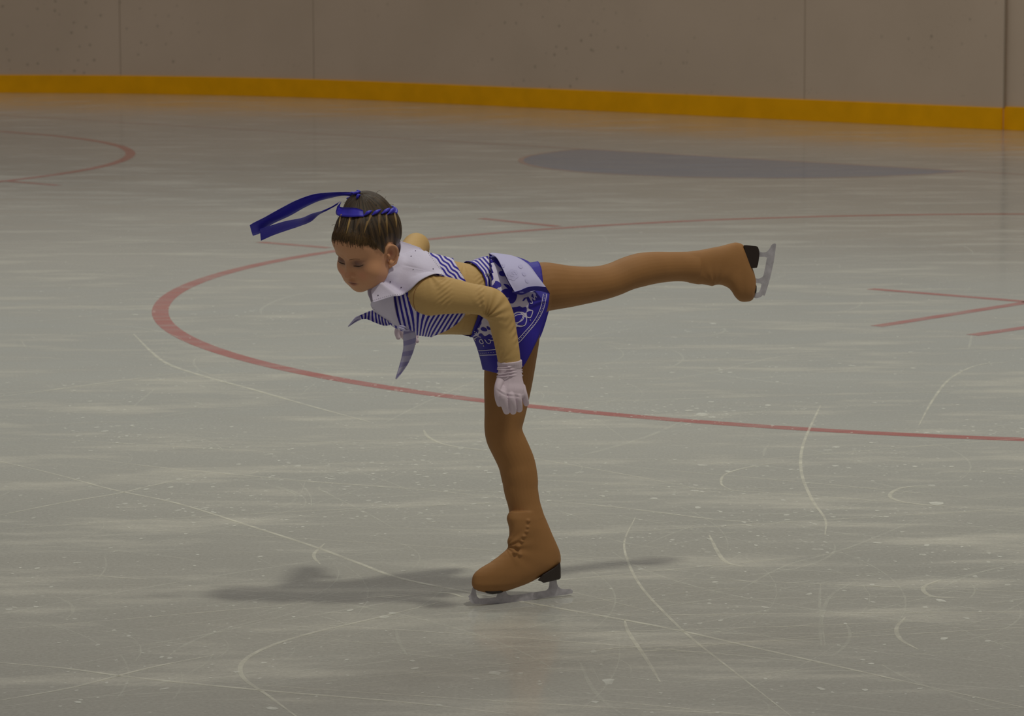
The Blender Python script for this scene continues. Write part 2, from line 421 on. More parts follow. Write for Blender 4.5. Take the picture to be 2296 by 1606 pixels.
for px, py, s in ((1575,930,.022),(1545,921,.012),(1600,936,.010),(1600,726,.018),(2100,1130,.02),(2090,1090,.013),(1110,1510,.016),(1130,1506,.012),(1365,1530,.02),(1330,1462,.012),
                  (460,1140,.013),(400,1075,.012),(860,1385,.014),(880,1376,.012),(2110,1348,.014),(1715,1363,.010),(930,1500,.010)):
    fleck(px, py, s)
floor = link('floor', fl.mesh('floor', False), None, [m_ice, m_red, m_redthin, m_crease, m_scr, m_scr2, m_snow])
tag(floor, 'pale scratched ice rink surface with red circles and a blue goal crease', kind='structure')

# ------------------------------------------------------------------ rink boards
def board_path():
    pts = [(15.0, -34.0 + i) for i in range(0, 27)]
    def corner(cx, cy, a0, a1): return [(cx + 7 * math.cos(math.radians(a)), cy + 7 * math.sin(math.radians(a))) for a in np.linspace(a0, a1, 28)]
    right = corner(8, -3, 0, 90); left = corner(-8, -3, 90, 180)
    mid = [(x, 4.0) for x in np.linspace(7.5, -7.5, 31)]
    side = [(-15.0, y) for y in np.linspace(-3.5, -34, 31)]
    return right + mid + left + side
bp_ = board_path()
def wall_strip(mb, path, prof, m=0):
    """prof: (outward offset, z) closed outline"""
    n = len(path); vs = []
    for i, (x, y) in enumerate(path):
        a = path[max(i - 1, 0)]; b = path[min(i + 1, n - 1)]
        tx, ty = b[0] - a[0], b[1] - a[1]; l = math.hypot(tx, ty) or 1; nx, ny = ty / l, -tx / l   # outward
        for o, z in prof:
            w = rink(x + nx * o, y + ny * o); vs.append((w.x, w.y, z))
    k = len(prof); fs = []
    for i in range(n - 1):
        for j in range(k): fs.append((i * k + j, i * k + (j + 1) % k, (i + 1) * k + (j + 1) % k, (i + 1) * k + j))
    fs += [tuple(range(k)), tuple((n - 1) * k + j for j in range(k))[::-1]]
    mb.add(vs, fs, m)
SEAM_X = -0.70
pl = [p for p in bp_]
def split(path):
    i = next(k for k, p in enumerate(path) if p[0] < SEAM_X and p[1] == 4.0)
    return path[:i] + [(SEAM_X, 4.0)], [(SEAM_X, 4.0)] + path[i:]
pr, plft = split(bp_)
m_board = mat('scuffed_board', (0.33, 0.27, 0.185), 0.42, 0.35)
def board_nodes(m):
    t = m.node_tree; b = t.nodes['Principled BSDF']; g = t.nodes.new('ShaderNodeNewGeometry')
    n = t.nodes.new('ShaderNodeTexNoise'); n.inputs['Scale'].default_value = .8; n.inputs['Detail'].default_value = 4; t.links.new(g.outputs['Position'], n.inputs['Vector'])
    r = t.nodes.new('ShaderNodeValToRGB'); t.links.new(n.outputs[0], r.inputs[0])
    r.color_ramp.elements[0].position = .35; r.color_ramp.elements[0].color = (0.56, 0.445, 0.345, 1)
    r.color_ramp.elements[1].position = .65; r.color_ramp.elements[1].color = (0.61, 0.485, 0.38, 1)
    last = r.outputs[0]
    for scale, lo, hi, dark, msc in ((9, .10, .17, .55, .5), (22, .07, .13, .65, .9)):       # puck marks
        v = t.nodes.new('ShaderNodeTexVoronoi'); v.inputs['Scale'].default_value = scale; v.inputs['Randomness'].default_value = 1
        t.links.new(g.outputs['Position'], v.inputs['Vector'])
        a = t.nodes.new('ShaderNodeMapRange'); a.inputs[1].default_value = lo; a.inputs[2].default_value = hi; a.inputs[3].default_value = dark; a.inputs[4].default_value = 0
        t.links.new(v.outputs['Distance'], a.inputs[0])
        n2 = t.nodes.new('ShaderNodeTexNoise'); n2.inputs['Scale'].default_value = msc; t.links.new(g.outputs['Position'], n2.inputs['Vector'])
        c = t.nodes.new('ShaderNodeMapRange'); c.inputs[1].default_value = .5; c.inputs[2].default_value = .62; t.links.new(n2.outputs[0], c.inputs[0])
        mu = t.nodes.new('ShaderNodeMath'); mu.operation = 'MULTIPLY'; t.links.new(a.outputs[0], mu.inputs[0]); t.links.new(c.outputs[0], mu.inputs[1])
        mx = t.nodes.new('ShaderNodeMix'); mx.data_type = 'RGBA'; t.links.new(mu.outputs[0], mx.inputs['Factor']); t.links.new(last, mx.inputs['A'])
        mx.inputs['B'].default_value = (0.27, 0.215, 0.16, 1); last = mx.outputs['Result']
    t.links.new(last, b.inputs['Base Color'])
board_nodes(m_board)
m_kick = mat('yellow_kickplate', (0.90, 0.425, 0.002), 0.5, 0.12, noise=(5, .06))
m_seam = mat('board_joint', (0.36, 0.285, 0.215), 0.7, 0.1)
w = MB(); wall_strip(w, plft, [(0.0, .15), (.0, 1.22), (.12, 1.22), (.12, .0), (.004, 0.0)])
wall = link('wall_back', w.mesh('wall_back', False), None, m_board); tag(wall, 'off-white rink boards with scuffs and a yellow kick strip', kind='structure')
w = MB(); wall_strip(w, pr, [(0.03, .15), (.03, 1.22), (.15, 1.22), (.15, .0), (.034, 0.0)])
wall2 = link('wall_right', w.mesh('wall_right', False), None, m_board); tag(wall2, 'off-white rink boards beyond the joint at the right edge', kind='structure')
KH = .186
w = MB(); wall_strip(w, plft, [(-.022, 0.001), (-.022, KH - .006), (-.016, KH), (-.001, KH), (-.001, 0.001)])
kick = link('baseboard_back', w.mesh('baseboard_back', False), None, m_kick); tag(kick, kind='structure')
w = MB(); wall_strip(w, pr, [(.008, 0.001), (.008, KH + .004), (.014, KH + .01), (.029, KH + .01), (.029, 0.001)])
kick2 = link('baseboard_right', w.mesh('baseboard_right', False), None, m_kick); tag(kick2, kind='structure')
def seam(xy, wd=.010, k=0):
    x, y, nx, ny = xy; tx, ty = -ny, nx
    c = [rink(x + tx * s * wd / 2 + nx * o, y + ty * s * wd / 2 + ny * o) for s, o in ((-1, -.004), (1, -.004), (1, .01), (-1, .01))]
    vs = [(p.x, p.y, z) for z in (KH + .002, 1.219) for p in c]
    me = pymesh('seam', vs, [(0, 1, 2, 3), (4, 5, 6, 7), (0, 1, 5, 4), (1, 2, 6, 5), (2, 3, 7, 6), (3, 0, 4, 7)], False)
    o = link('trim_%d' % k, me, None, m_seam); tag(o, kind='structure')
def oncorner(x):
    y = -3 + math.sqrt(49 - (x + 8) ** 2); return (x, y, (x + 8) / 7, (y + 3) / 7)
seam(oncorner(-11.12), .004, 1); seam(oncorner(-8.95), .007, 2); seam((-2.80, 4.0, 0, 1), .003, 3)
seam((SEAM_X + .006, 4.0 , 0, 1), .012, 4)

# ================================================================== the skater
skater = bpy.data.objects.new('person', None); COL.objects.link(skater)
skater.empty_display_size = .2
tag(skater, 'child figure skater in blue and white costume gliding on one leg in a spiral', 'person')

TORSO = [(1196,650,0,52,80),(1160,653,0,75,92),(1112,660,0,83,90),(1062,671,0,79,80),(1012,668,0,82,84),(962,662,0,87,92),(918,652,0,84,95),(888,642,0,66,82),(870,636,0,36,40)]
NECK = [(905,640,.0,50,50),(880,615,-.0,40,38),(858,592,.0,37,36),(838,570,0,36,36)]
ARM_N = [(940,666,-.085,38,34),(957,664,-.115,44,38),(980,662,-.135,43.5,38),(1012,664,-.15,39.5,36),(1050,669,-.165,34,33),(1082,674,-.18,33,32),(1104,684,-.19,35,32),(1121,706,-.20,30,30),(1129,738,-.20,28,28),(1137,778,-.205,26.5,26),(1142.5,814,-.205,25,24)]
ARM_N_IN = ARM_N + [(1144,830,-.205,23,20)]
ARM_F = [(905,610,.08,34,36),(912,590,.13,34,34),(925,562,.20,30,30),(934,552,.25,30,30),(932,575,.275,28,28),(922,620,.28,27,27),(910,680,.27,24,24),(902,725,.26,20,20)]
LEG_S = [(1150,690,.055,66,60),(1150,745,.06,63,58),(1145,800,.058,60,55),(1139,860,.053,55.5,51),(1133,920,.047,48,46),(1128.5,958,.043,43.3,42),(1132,980,.041,43.3,41),(1141,1000,.038,43,40),(1150.5,1020,.036,42.7,39),(1158.5,1040,.034,42.5,39),
         (1163,1060,.031,42,40),(1166.5,1080,.029,41,39),(1168.5,1100,.026,39.5,36),(1175,1130,.02,37.5,33),(1179,1150,.016,39.5,34),(1181,1165,.014,43,36),(1186.5,1183,.01,45,37),(1190.5,1200,.008,47,37),(1196,1220,.005,49,36),(1203,1240,.002,49,35),(1208,1256,0,44,32)]
LEG_R = [(1165,655,-.055,66,60),(1195,650,-.07,60,58),(1215,644,-.075,56,54),(1232,643,-.077,54,52),(1273,642.5,-.078,47.5,47),(1313,639.5,-.078,42,42),(1348,634.5,-.077,39,40),(1378,626,-.075,38,38),(1408,613.5,-.073,38,38),(1438,605,-.07,38.5,38),(1468,600.5,-.066,36.5,36),(1500,598.5,-.062,34.3,33),(1528,598,-.058,34,32),(1553,599,-.055,36,33),(1585,599,-.052,40.5,35),(1612,597,-.05,43,36),(1640,594,-.05,44,35),(1655,592,-.05,36,30)]

BOOT_L = [(1148,1142),(1152,1139.5),(1158,1136.5),(1165,1136),(1175,1139),(1183,1141),(1195,1142),(1203,1141),(1210,1138),(1217,1137),(1223,1139.5),(1230,1138),(1236,1132),(1243,1123),(1250,1115),(1256,1106),(1262,1098),(1268,1087),(1275,1076),(1283,1066),(1291,1060),(1300,1058),(1308,1057.5),(1316,1059),(1322,1064),(1327,1076),(1330,1092)]
BOOT_R = [(1148,1216),(1157,1221),(1165,1224.5),(1183,1232),(1200,1239),(1215,1246),(1232,1253.5),(1245,1257),(1256,1258),(1266,1256),(1272,1250),(1280,1238),(1286,1227),(1293,1214),(1300,1201),(1307,1188),(1313,1173),(1319,1156),(1324,1142),(1328,1127),(1330,1112)]
BOOT_D = [(1148,29),(1165,34),(1185,36),(1220,36),(1260,37),(1290,37),(1312,34),(1323,27),(1330,17)]
RB_L = [(1545,564),(1553,563),(1570,561),(1585,558),(1600,555),(1614,552.5),(1630,548),(1641,545),(1650,543.5),(1660,545.5),(1668,550),(1674,566),(1680,582),(1686,598),(1691,611),(1695,628)]
RB_R = [(1545,634.5),(1553,636),(1566,638),(1575,637.5),(1585,639.5),(1597,642),(1605,639),(1614,638.5),(1622,640.5),(1630,644),(1636,648),(1641,654),(1646,663),(1651,669.5),(1658,675.5),(1666,677.5),(1676,677),(1683,675.5),(1688,672),(1692,664),(1695,652)]
RB_D = [(1545,33),(1580,35),(1620,36),(1655,37),(1675,35),(1688,28),(1695,18)]
def slices(mb, A, B, D, d0, vertical, off=0.0, seg=40, n=44):
    a, b, dd = (np.array(q, float) for q in (A, B, D)); ts = np.linspace(a[0, 0], a[-1, 0], n); rings = []
    for i, t in enumerate(ts):
        lo = np.interp(t, a[:, 0], a[:, 1]); hi = np.interp(t, b[:, 0], b[:, 1]); dp = np.interp(t, dd[:, 0], dd[:, 1]) * PX
        c = (lo + hi) / 2; h_ = max((hi - lo) / 2 + off / PX, 1); dp = max(dp + off, .001); ring = []
        for k in range(seg):
            q = 2 * math.pi * k / seg; cs_, sn = math.cos(q), math.sin(q); e = .84
            u = c + h_ * math.copysign(abs(cs_) ** e, cs_); v = dp * math.copysign(abs(sn) ** e, sn)
            ring.append(P(u, t, d0 + v) if vertical else P(t, u, d0 + v))
        rings.append(ring)
    vs = [v for R in rings for v in R]; fs = [(i * seg + k, i * seg + (k + 1) % seg, (i + 1) * seg + (k + 1) % seg, (i + 1) * seg + k) for i in range(n - 1) for k in range(seg)]
    fs += [tuple(range(seg))[::-1], tuple((n - 1) * seg + k for k in range(seg))]; mb.add(vs, fs)
def add_torso(mb, off=0.0): loft(mb, TORSO, off=off, seg=40, cap=(True, True), capk=.5)
def add_arms(mb, off=0.0, near=ARM_N, far=ARM_F):
    loft(mb, near, off=off, cap=(True, False)); loft(mb, far, off=off, ref=Vector((1, 0, 0)), cap=(True, False))
def add_legs(mb, off=0.0):
    loft(mb, LEG_S[:16], off=off, cap=(True, True), capk=.3); loft(mb, LEG_R[:14], off=off, capk=.3)
    slices(mb, BOOT_L, BOOT_R, BOOT_D, 0.004, True, off); slices(mb, RB_L, RB_R, RB_D, -.052, False, off)

# ---- hands (path px,py,d,r) ; near hand seen from its back, thumb towards the front
HAND_N = {
 'palm': [(1143,812,-.205,26.5,21),(1143,828,-.207,27,20),(1143.5,845,-.21,28.5,19),(1145,862,-.215,31,18),(1147,876,-.222,32.5,17),(1149,888,-.226,29,14)],
 'thumb': [(1124,848,-.215,10,10),(1117,866,-.225,8.2,9),(1115,880,-.228,7,8),(1116,895,-.226,6,7),(1119.5,907,-.222,5.4,6)],
 'index': [(1127,872,-.226,9,9),(1127,888,-.236,9.2,9),(1131,905,-.232,8.8,8.6),(1136,922,-.222,7.8,7.8)],
 'middle': [(1143,876,-.228,8.6,9),(1145.5,892,-.239,8.9,9),(1149,908,-.234,8.4,8.4),(1150.5,922.5,-.223,7.6,7.6)],
 'ring': [(1158,876,-.226,8.4,9),(1161,892,-.235,8.4,8.6),(1163.5,906,-.229,7.9,8),(1164.5,918,-.22,7.1,7.1)],
 'little': [(1170,868,-.22,8.4,8.4),(1174,882,-.226,7.8,8),(1178,895,-.222,7.2,7.2),(1180,905,-.215,6.4,6.4)]}
HAND_F = {
 'palm': [(903,715,.26,19,17),(902,732,.255,19,15),(906,745,.25,20,14),(912,754,.245,18,12)],
 'thumb': [(893,735,.245,7,7),(890,746,.24,6,6),(893,757,.235,5.5,5.5)],
 'index': [(906,752,.24,7,7),(913,764,.232,6.4,6.4),(919,773,.228,5.6,5.6)],
 'middle': [(912,750,.243,7,7),(920,761,.235,6.4,6.4),(928,770,.23,5.4,5.4)],
 'ring': [(918,747,.247,7,7),(926,756,.24,6.2,6.2),(935,765,.236,5,5)],
 'little': [(920,741,.25,6.4,6.4),(928,748,.245,5.6,5.6),(934,755,.242,4.8,4.8)]}
def add_hand(mb, H, off=0.0):
    for k, p in H.items():
        loft(mb, p, off=off, ref=None if H is HAND_N else Vector((1, 0, 0)), seg=16, cap=(True, True), capk=1.0, n=5)

# ---- head in its own frame: lateral (her left), forward, up
HR = Matrix(((0.77, -0.599, -0.219), (-0.632, -0.673, -0.384), (-0.083, -0.434, 0.897)))
HS = 0.92
HC = P(822.5, 556, -0.01)
def H(l, f, u): return HC + HR @ (Vector((l, f, u)) * HS)
HRn = np.array(HR)
def to_head(co): return ((co - np.array(HC)) @ HRn) / HS
def smin(a, b, k):
    h = np.clip(.5 + .5 * (b - a) / k, 0, 1); return b * (1 - h) + a * h - k * h * (1 - h)
def smax(a, b, k): return -smin(-a, -b, k)
def sd_el(p, c, r):
    c = np.array(c); r = np.array(r); q = (p - c) / r; k0 = np.linalg.norm(q, axis=1); k1 = np.linalg.norm(q / r, axis=1) + 1e-9
    return k0 * (k0 - 1) / k1
def sd_cap(p, a, b, r0, r1):
    a = np.array(a); b = np.array(b); ab = b - a; t = np.clip(((p - a) @ ab) / (ab @ ab), 0, 1)
    return np.linalg.norm(p - (a + t[:, None] * ab), axis=1) - (r0 + (r1 - r0) * t)
def skull(p): return sd_el(p, (0, -.018, .036), (.078, .095, .086))
def head_sdf(p):
    d = skull(p)
    d = smin(d, sd_el(p, (0, .024, -.026), (.0665, .058, .067)), .03)
    d = smin(d, sd_el(p, (0, .058, .050), (.052, .026, .036)), .03)          # forehead
    for s in (-1, 1):
        d = smin(d, sd_el(p, (s * .041, .048, -.037), (.030, .027, .029)), .018)   # cheeks
        d = smin(d, sd_el(p, (s * .044, .022, -.060), (.022, .032, .024)), .02)       # jaw
        d = smin(d, sd_el(p, (s * .027, .044, -.070), (.026, .030, .020)), .018)      # under the jaw
        d = smin(d, sd_el(p, (s * .024, .058, -.058), (.022, .020, .022)), .014)      # beside the mouth
    d = smin(d, sd_el(p, (0, .064, -.084), (.023, .018, .015)), .018)        # chin
    d = smin(d, sd_el(p, (0, .068, -.060), (.026, .016, .020)), .014)        # mouth mound
    for s in (-1, 1):
        d = smax(d, -sd_el(p, (s * .030, .089, .003), (.017, .016, .011)), .012)   # sockets
        d = smin(d, sd_el(p, (s * .0305, .0662, -.001), (.0155, .0125, .0115)), .004)  # closed lids
        d = smin(d, sd_cap(p, (s * .012, .0790, .019), (s * .040, .071, .020), .005, .003), .010)
    d = smin(d, sd_cap(p, (0, .076, .008), (0, .0885, -.030), .0060, .0085), .010)   # bridge
    d = smin(d, sd_el(p, (0, .0945, -.033), (.0092, .0105, .0078)), .005)     # tip
    for s in (-1, 1): d = smin(d, sd_el(p, (s * .0100, .083, -.037), (.0062, .0075, .0058)), .004)
    d = smin(d, sd_el(p, (0, .0822, -.0570), (.0165, .0065, .0042)), .003)
    d = smin(d, sd_el(p, (0, .0800, -.0672), (.0140, .0070, .0050)), .003)
    d = smax(d, -sd_cap(p, (-.017, .086, -.0618), (.017, .086, -.0618), .0022, .0022), .002)
    return d
def march(dirs, o, fn, hi=.2):
    a = np.zeros(len(dirs)); b = np.full(len(dirs), hi)
    for _ in range(34):
        m = (a + b) / 2; s = fn(o + dirs * m[:, None]) < 0; a = np.where(s, m, a); b = np.where(s, b, m)
    return (a + b) / 2
def icodirs(n):
    bm = bmesh.new(); bmesh.ops.create_icosphere(bm, subdivisions=n, radius=1)
    v = np.array([x.co[:] for x in bm.verts]); f = [tuple(q.index for q in fc.verts) for fc in bm.faces]; bm.free(); return v, f
def add_head(mb, sub=7):
    v, f = icodirs(sub); v /= np.linalg.norm(v, axis=1)[:, None]
    r = march(v, np.array([0, 0, .0]), head_sdf); p = v * r[:, None]
    mb.add([H(*q) for q in p], f)
    # ears: rim, lobe and bowl
    for s in (1, -1):
        rim = [(.067,-.004,-.032),(.074,-.016,-.034),(.081,-.028,-.016),(.084,-.033,.004),(.081,-.028,.020),(.076,-.016,.027),(.072,-.004,.022),(.070,.002,.010)]
        pts = [tuple(H(s * (a + .002), b * .9 + .004, c * .86 - .010)) + (.0036, .0044) for a, b, c in rim]
        loft(mb, pts, n=5, seg=12, world=True, ref=LAT, capk=1)
        ellip(mb, H(s * .0750, -.010, -.010), [HR @ Vector((s * .0022, .0012, 0)), HR @ Vector((s * .006, -.013, 0)), HR @ Vector((0, 0, .020))], 12)
        ellip(mb, H(s * .073, -.003, -.037), [HR @ Vector((.005, 0, 0)), HR @ Vector((0, .007, 0)), HR @ Vector((0, 0, .008))], 10)
        ellip(mb, H(s * .075, .001, -.014), [HR @ Vector((.005, 0, 0)), HR @ Vector((0, .004, 0)), HR @ Vector((0, 0, .006))], 10)

# ---- one continuous body
HLp = [(0,.074),(25,.068),(45,.052),(58,.034),(70,.005)]
mb = MB(); IN = -.0035
add_torso(mb, IN); loft(mb, NECK); add_arms(mb, IN, near=ARM_N_IN); add_legs(mb, IN); add_hand(mb, HAND_N, -.0018); add_hand(mb, HAND_F, -.0018)
add_head(mb)
body_me = fuse(mb, .0017, 2)
co = coords(body_me); h = to_head(co)
base = np.array([0.56, 0.285, 0.155]); colr = np.tile(base, (len(co), 1))
hd = np.linalg.norm(h - [0, 0, .0], axis=1) < .16
def blend(mask, c, k): colr[:] = colr * (1 - (mask * k)[:, None]) + np.array(c) * (mask * k)[:, None]
def gs(c, r): return np.exp(-(((h - np.array(c)) / np.array(r)) ** 2).sum(1)) * hd
for s in (-1, 1):
    blend(gs((s * .038, .070, -.036), (.016, .03, .014)), (0.60, 0.20, 0.12), .45)       # rouge
    blend(gs((s * .030, .078, -.001), (.021, .025, .0125)), (0.13, 0.075, 0.075), .85)      # eye shadow
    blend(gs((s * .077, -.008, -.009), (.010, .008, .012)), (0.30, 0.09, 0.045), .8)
blend(gs((0, .095, -.034), (.010, .012, .010)), (0.55, 0.21, 0.13), .35)
lip = np.clip(1.6 - np.sqrt((h[:, 0] / .0155) ** 2 + ((h[:, 2] + .0622) / .0072) ** 2) * 1.2, 0, 1) * (h[:, 1] > .06) * hd
blend(lip, (0.36, 0.13, 0.10), .7)
blend(gs((0, .086, -.0618), (.0165, .01, .0018)), (0.10, 0.03, 0.025), .95)
haz = np.degrees(np.arctan2(h[:, 0], h[:, 1])); hl_ = np.interp(np.abs(haz), [q[0] for q in HLp], [q[1] for q in HLp])
blend(np.clip((h[:, 2] - hl_ + .007) / .012, 0, 1) * hd * (np.abs(haz) < 62), (0.16, 0.08, 0.035), .8)
attr(body_me, 'col', colr)
body = link('body', body_me, skater, m_skin); body['label'] = 'bare face, ears and neck of the skater'

# ---- face details
def surf(l, u, lift=0.0, guess=.2):
    """point on the front of the face at lateral l, height u"""
    a, b = 0.03, guess
    for _ in range(40):
        m = (a + b) / 2
        if head_sdf(np.array([[l, m, u]]))[0] < 0: a = m
        else: b = m
    return (l, a + lift, u)
for s in (-1, 1):
    mbl = MB(); pts = []
    for t in np.linspace(-1, 1, 9):
        l = s * (.0305 + .0140 * t); u = -.0065 - .0018 * (1 - t * t) + .0015 * t * 1.0
        q = surf(l, u, .0006); w = H(*q); r = .0009 + .0005 * (1 - t * t); pts.append(tuple(w) + (r, r))
    loft(mbl, pts, n=3, seg=8, world=True)
    link('eyelashes', mbl.mesh('eyelashes'), skater, m_dark)
    mbb = MB(); pts = []
    for t in np.linspace(0, 1, 9):
        l = s * (.013 + .028 * t); u = .0140 + .005 * math.sin(t * 2.3) - .003 * t
        q = surf(l, u, .0000); w = H(*q); r = .0013 * (1 - .6 * t); pts.append(tuple(w) + (r * .5, r))
    loft(mbb, pts, n=3, seg=8, world=True, ref=HR @ Vector((0, 0, 1)))
    link('eyebrow', mbb.mesh('eyebrow'), skater, m_brow)

# ---- hair
HL = [(0,.074),(25,.068),(45,.052),(58,.034),(68,.008),(74,-.012),(80,.012),(90,.022),(103,.012),(112,-.018),(130,-.032),(180,-.045)]
def hairline(az):
    a = abs((az + 180) % 360 - 180); xs = [q[0] for q in HL]; ys = [q[1] for q in HL]; return np.interp(a, xs, ys)
def hair_sdf(p):
    d = skull(p) - .0065
    d = smin(d, sd_el(p, (-.012, -.046, .092), (.064, .054, .050)), .018)      # coiled crown
    return smin(d, head_sdf(p) - .002, .004)
NA, NE = 480, 110
O = np.array([0, -.01, .02])
az = np.arange(NA) * 360 / NA
# direction whose surface point has the hairline height
vs, strand, tone = [], [], []
def Ot(t): return O + np.array([-.012, -.034, 0]) * max(0, (t - .15) / .85) ** 1.3
e0 = np.zeros(NA)
for i, a in enumerate(az):
    ar = math.radians(a); es = np.radians(np.linspace(-70, 80, 151))
    dd = np.stack([np.sin(ar) * np.cos(es), np.cos(ar) * np.cos(es), np.sin(es)], 1)
    r = march(dd, O, head_sdf); u = O[2] + dd[:, 2] * r; k = np.argmax(u > hairline(a)); e0[i] = es[k]
e0 = np.convolve(np.concatenate([e0[-3:], e0, e0[:3]]), np.ones(7) / 7, 'valid')
rng = np.random.default_rng(5)
lockph = rng.random(64)
for j in range(NE + 1):
    t = j / NE; ar = np.radians(az); es = e0 + (math.pi / 2 * .999 - e0) * t
    dd = np.stack([np.sin(ar) * np.cos(es), np.cos(ar) * np.cos(es), np.sin(es)], 1)
    ri = march(dd, Ot(t), head_sdf); ro = march(dd, Ot(t), hair_sdf)
    k = min(1, (t + .0001) / .22) ** 1.0
    r = (ri - .0006) * (1 - k) + ro * k
    ridge = np.abs(np.sin(ar * 15 + .9 * np.sin(ar * 5) + .5 * np.sin(ar * 11))) ** .6
    r = r + k * .0022 * (ridge - .5) * np.clip((.62 - t) / .2, .25, 1)
    vs.append(Ot(t) + dd * r[:, None])
    strand.append(np.degrees(ar) * .9 + 3 * t); tone.append((ridge - .62) * .28 * np.clip(t / .15, 0, 1) + .32 * np.exp(-(t / .13) ** 2) - .07)
vs = np.concatenate(vs); strand = np.concatenate(strand); tone = np.concatenate(tone)
fs = [(j * NA + i, j * NA + (i + 1) % NA, (j + 1) * NA + (i + 1) % NA, (j + 1) * NA + i) for j in range(NE) for i in range(NA)]
hv = [H(*q) for q in vs]
hair_bvh = BVHTree.FromPolygons(hv, fs)
def drape(bvh, px, py, off, fallback=None):
    d = ray(px, py).normalized(); loc, n, i, dist = bvh.ray_cast(CAM, d)
    if loc is None: return fallback
    if n.dot(d) > 0: n = -n
    return loc + n * off
hm = MB(); hm.add(hv, fs)
# light locks pulled up into the ribbon
locks = [((745,512),(750,498),(757,484)), ((760,510),(763,496),(768,482)), ((777,524),(782,505),(787,487)), ((797,516),(803,500),(811,484)),
         ((816,524),(822,503),(831,483)), ((852,530),(850,505),(849,482)), ((868,530),(866,505),(864,480)), ((888,510),(887,495),(882,478))]
lk = []
for L_ in locks:
    pts = []
    for (x, y), r in zip(L_, (.0005, .0034, .0046)):
        q = drape(hair_bvh, x, y, .0006); 
        if q is None: continue
        pts.append(tuple(q) + (r * .15, r))
    if len(pts) == 3:
        b0 = len(hm.v); loft(hm, pts, n=6, seg=10, world=True, ref=_R); lk.append((b0, len(hm.v)))
# loose strands at the brow and crown
rs = random.Random(3)
def strand_(p_, r0):
    b0 = len(hm.v); loft(hm, [tuple(H(*q)) + (r0 * f, r0 * f) for q, f in zip(p_, (.4, 1, 1, .3))], n=2, seg=4, world=True); lk.append((b0, len(hm.v)))
N_ = 950; saz = np.array([rs.choice([-1, 1]) * rs.choice([rs.uniform(0, 62), rs.uniform(0, 62), rs.uniform(108, 130)]) for _ in range(N_)]); sdn = np.array([abs(rs.gauss(0, .075)) - .02 for _ in range(N_)]); sup = np.array([rs.uniform(.10, .34) for _ in range(N_)])
sdn *= np.interp(np.abs(saz), [0, 55, 70, 125], [1, .9, .35, .3])
e_ = np.interp(saz % 360, np.append(az, 360), np.append(e0, e0[0])); P3 = []
for q in (0, .33, .66, 1):
    e = e_ - sdn + (sdn + sup) * q; a_ = np.radians(saz + (q - .5) * 3)
    dd = np.stack([np.sin(a_) * np.cos(e), np.cos(a_) * np.cos(e), np.sin(e)], 1)
    ri = march(dd, O, head_sdf); ro = march(dd, O, hair_sdf); tt = np.clip((e - e_) / (math.pi / 2 - e_), 0, 1); kk = np.clip(tt / .22, 0, 1)
    P3.append(O + dd * (ri * (1 - kk) + ro * kk + np.where(e < e_, .0003, .0001 + .0003 * (1 - q)))[:, None])
for k in range(N_): strand_([P3[q][k] for q in range(4)], .00017)
for _ in range(34):
    a = rs.uniform(-180, 180); e = rs.uniform(.6, 1.3); ar = math.radians(a)
    d0 = np.array([[math.sin(ar) * math.cos(e), math.cos(ar) * math.cos(e), math.sin(e)]]); r = march(d0, O, hair_sdf)[0]
    p0 = O + d0[0] * (r - .002); dirn = d0[0] * .5 + np.array([rs.gauss(0, .35), rs.gauss(.0, .35), rs.gauss(.2, .3)])
    strand_([p0 + dirn * .006 * q + np.array([0, 0, -.001 * q * q]) for q in range(4)], .00016)
hme = hm.mesh('hair')
n_all = len(hm.v); st = np.zeros(n_all); to = np.full(n_all, .0); st[:len(strand)] = strand; to[:len(tone)] = tone
for a, b in lk: st[a:b] = rng.random() * 50 + (np.arange(b - a) % 10) * .23; to[a:b] = .26 if b - a > 150 else rng.uniform(.0, .20)
attr(hme, 'strand', st); attr(hme, 'tone', to)
hair = link('hair', hme, skater, m_hair); hair['label'] = 'brown hair braided up in a crown'

# ---- ribbon laced round the braid and its streaming tails
def band(mb, pts, half, thick=.0008, m=0, n=6):
    """pts: list of (upper px,py,d),(lower px,py,d) pairs as world vectors"""
    a = catmull([tuple(p[0]) for p in pts], n); b = catmull([tuple(p[1]) for p in pts], n)
    N_ = len(a); vs = []; fs = []; W_ = 5
    T = np.gradient((a + b) / 2, axis=0)
    for i in range(N_):
        nn = np.cross(T[i], b[i] - a[i]); nn = nn / (np.linalg.norm(nn) + 1e-12)
        for s in (1, -1):
            for k in range(W_):
                t = k / (W_ - 1); vs.append(a[i] * (1 - t) + b[i] * t + nn * s * thick * (.6 + .4 * math.sin(math.pi * t)) / 2 + nn * half * math.sin(math.pi * t))
    R_ = 2 * W_
    for i in range(N_ - 1):
        for k in range(W_ - 1):
            fs.append((i * R_ + k, i * R_ + k + 1, (i + 1) * R_ + k + 1, (i + 1) * R_ + k))
            fs.append((i * R_ + W_ + k + 1, i * R_ + W_ + k, (i + 1) * R_ + W_ + k, (i + 1) * R_ + W_ + k + 1))
        for k in (0, W_ - 1): fs.append((i * R_ + k, i * R_ + W_ + k, (i + 1) * R_ + W_ + k, (i + 1) * R_ + k))
    for i in (0, N_ - 1):
        for k in range(W_ - 1): fs.append((i * R_ + k, i * R_ + k + 1, i * R_ + W_ + k + 1, i * R_ + W_ + k))
    mb.add(vs, fs, m)
def dh(x, y, off=.0025):
    q = drape(hair_bvh, x, y, off)
    return q if q is not None else K(x, y, HC.y + .0)
rb = MB()
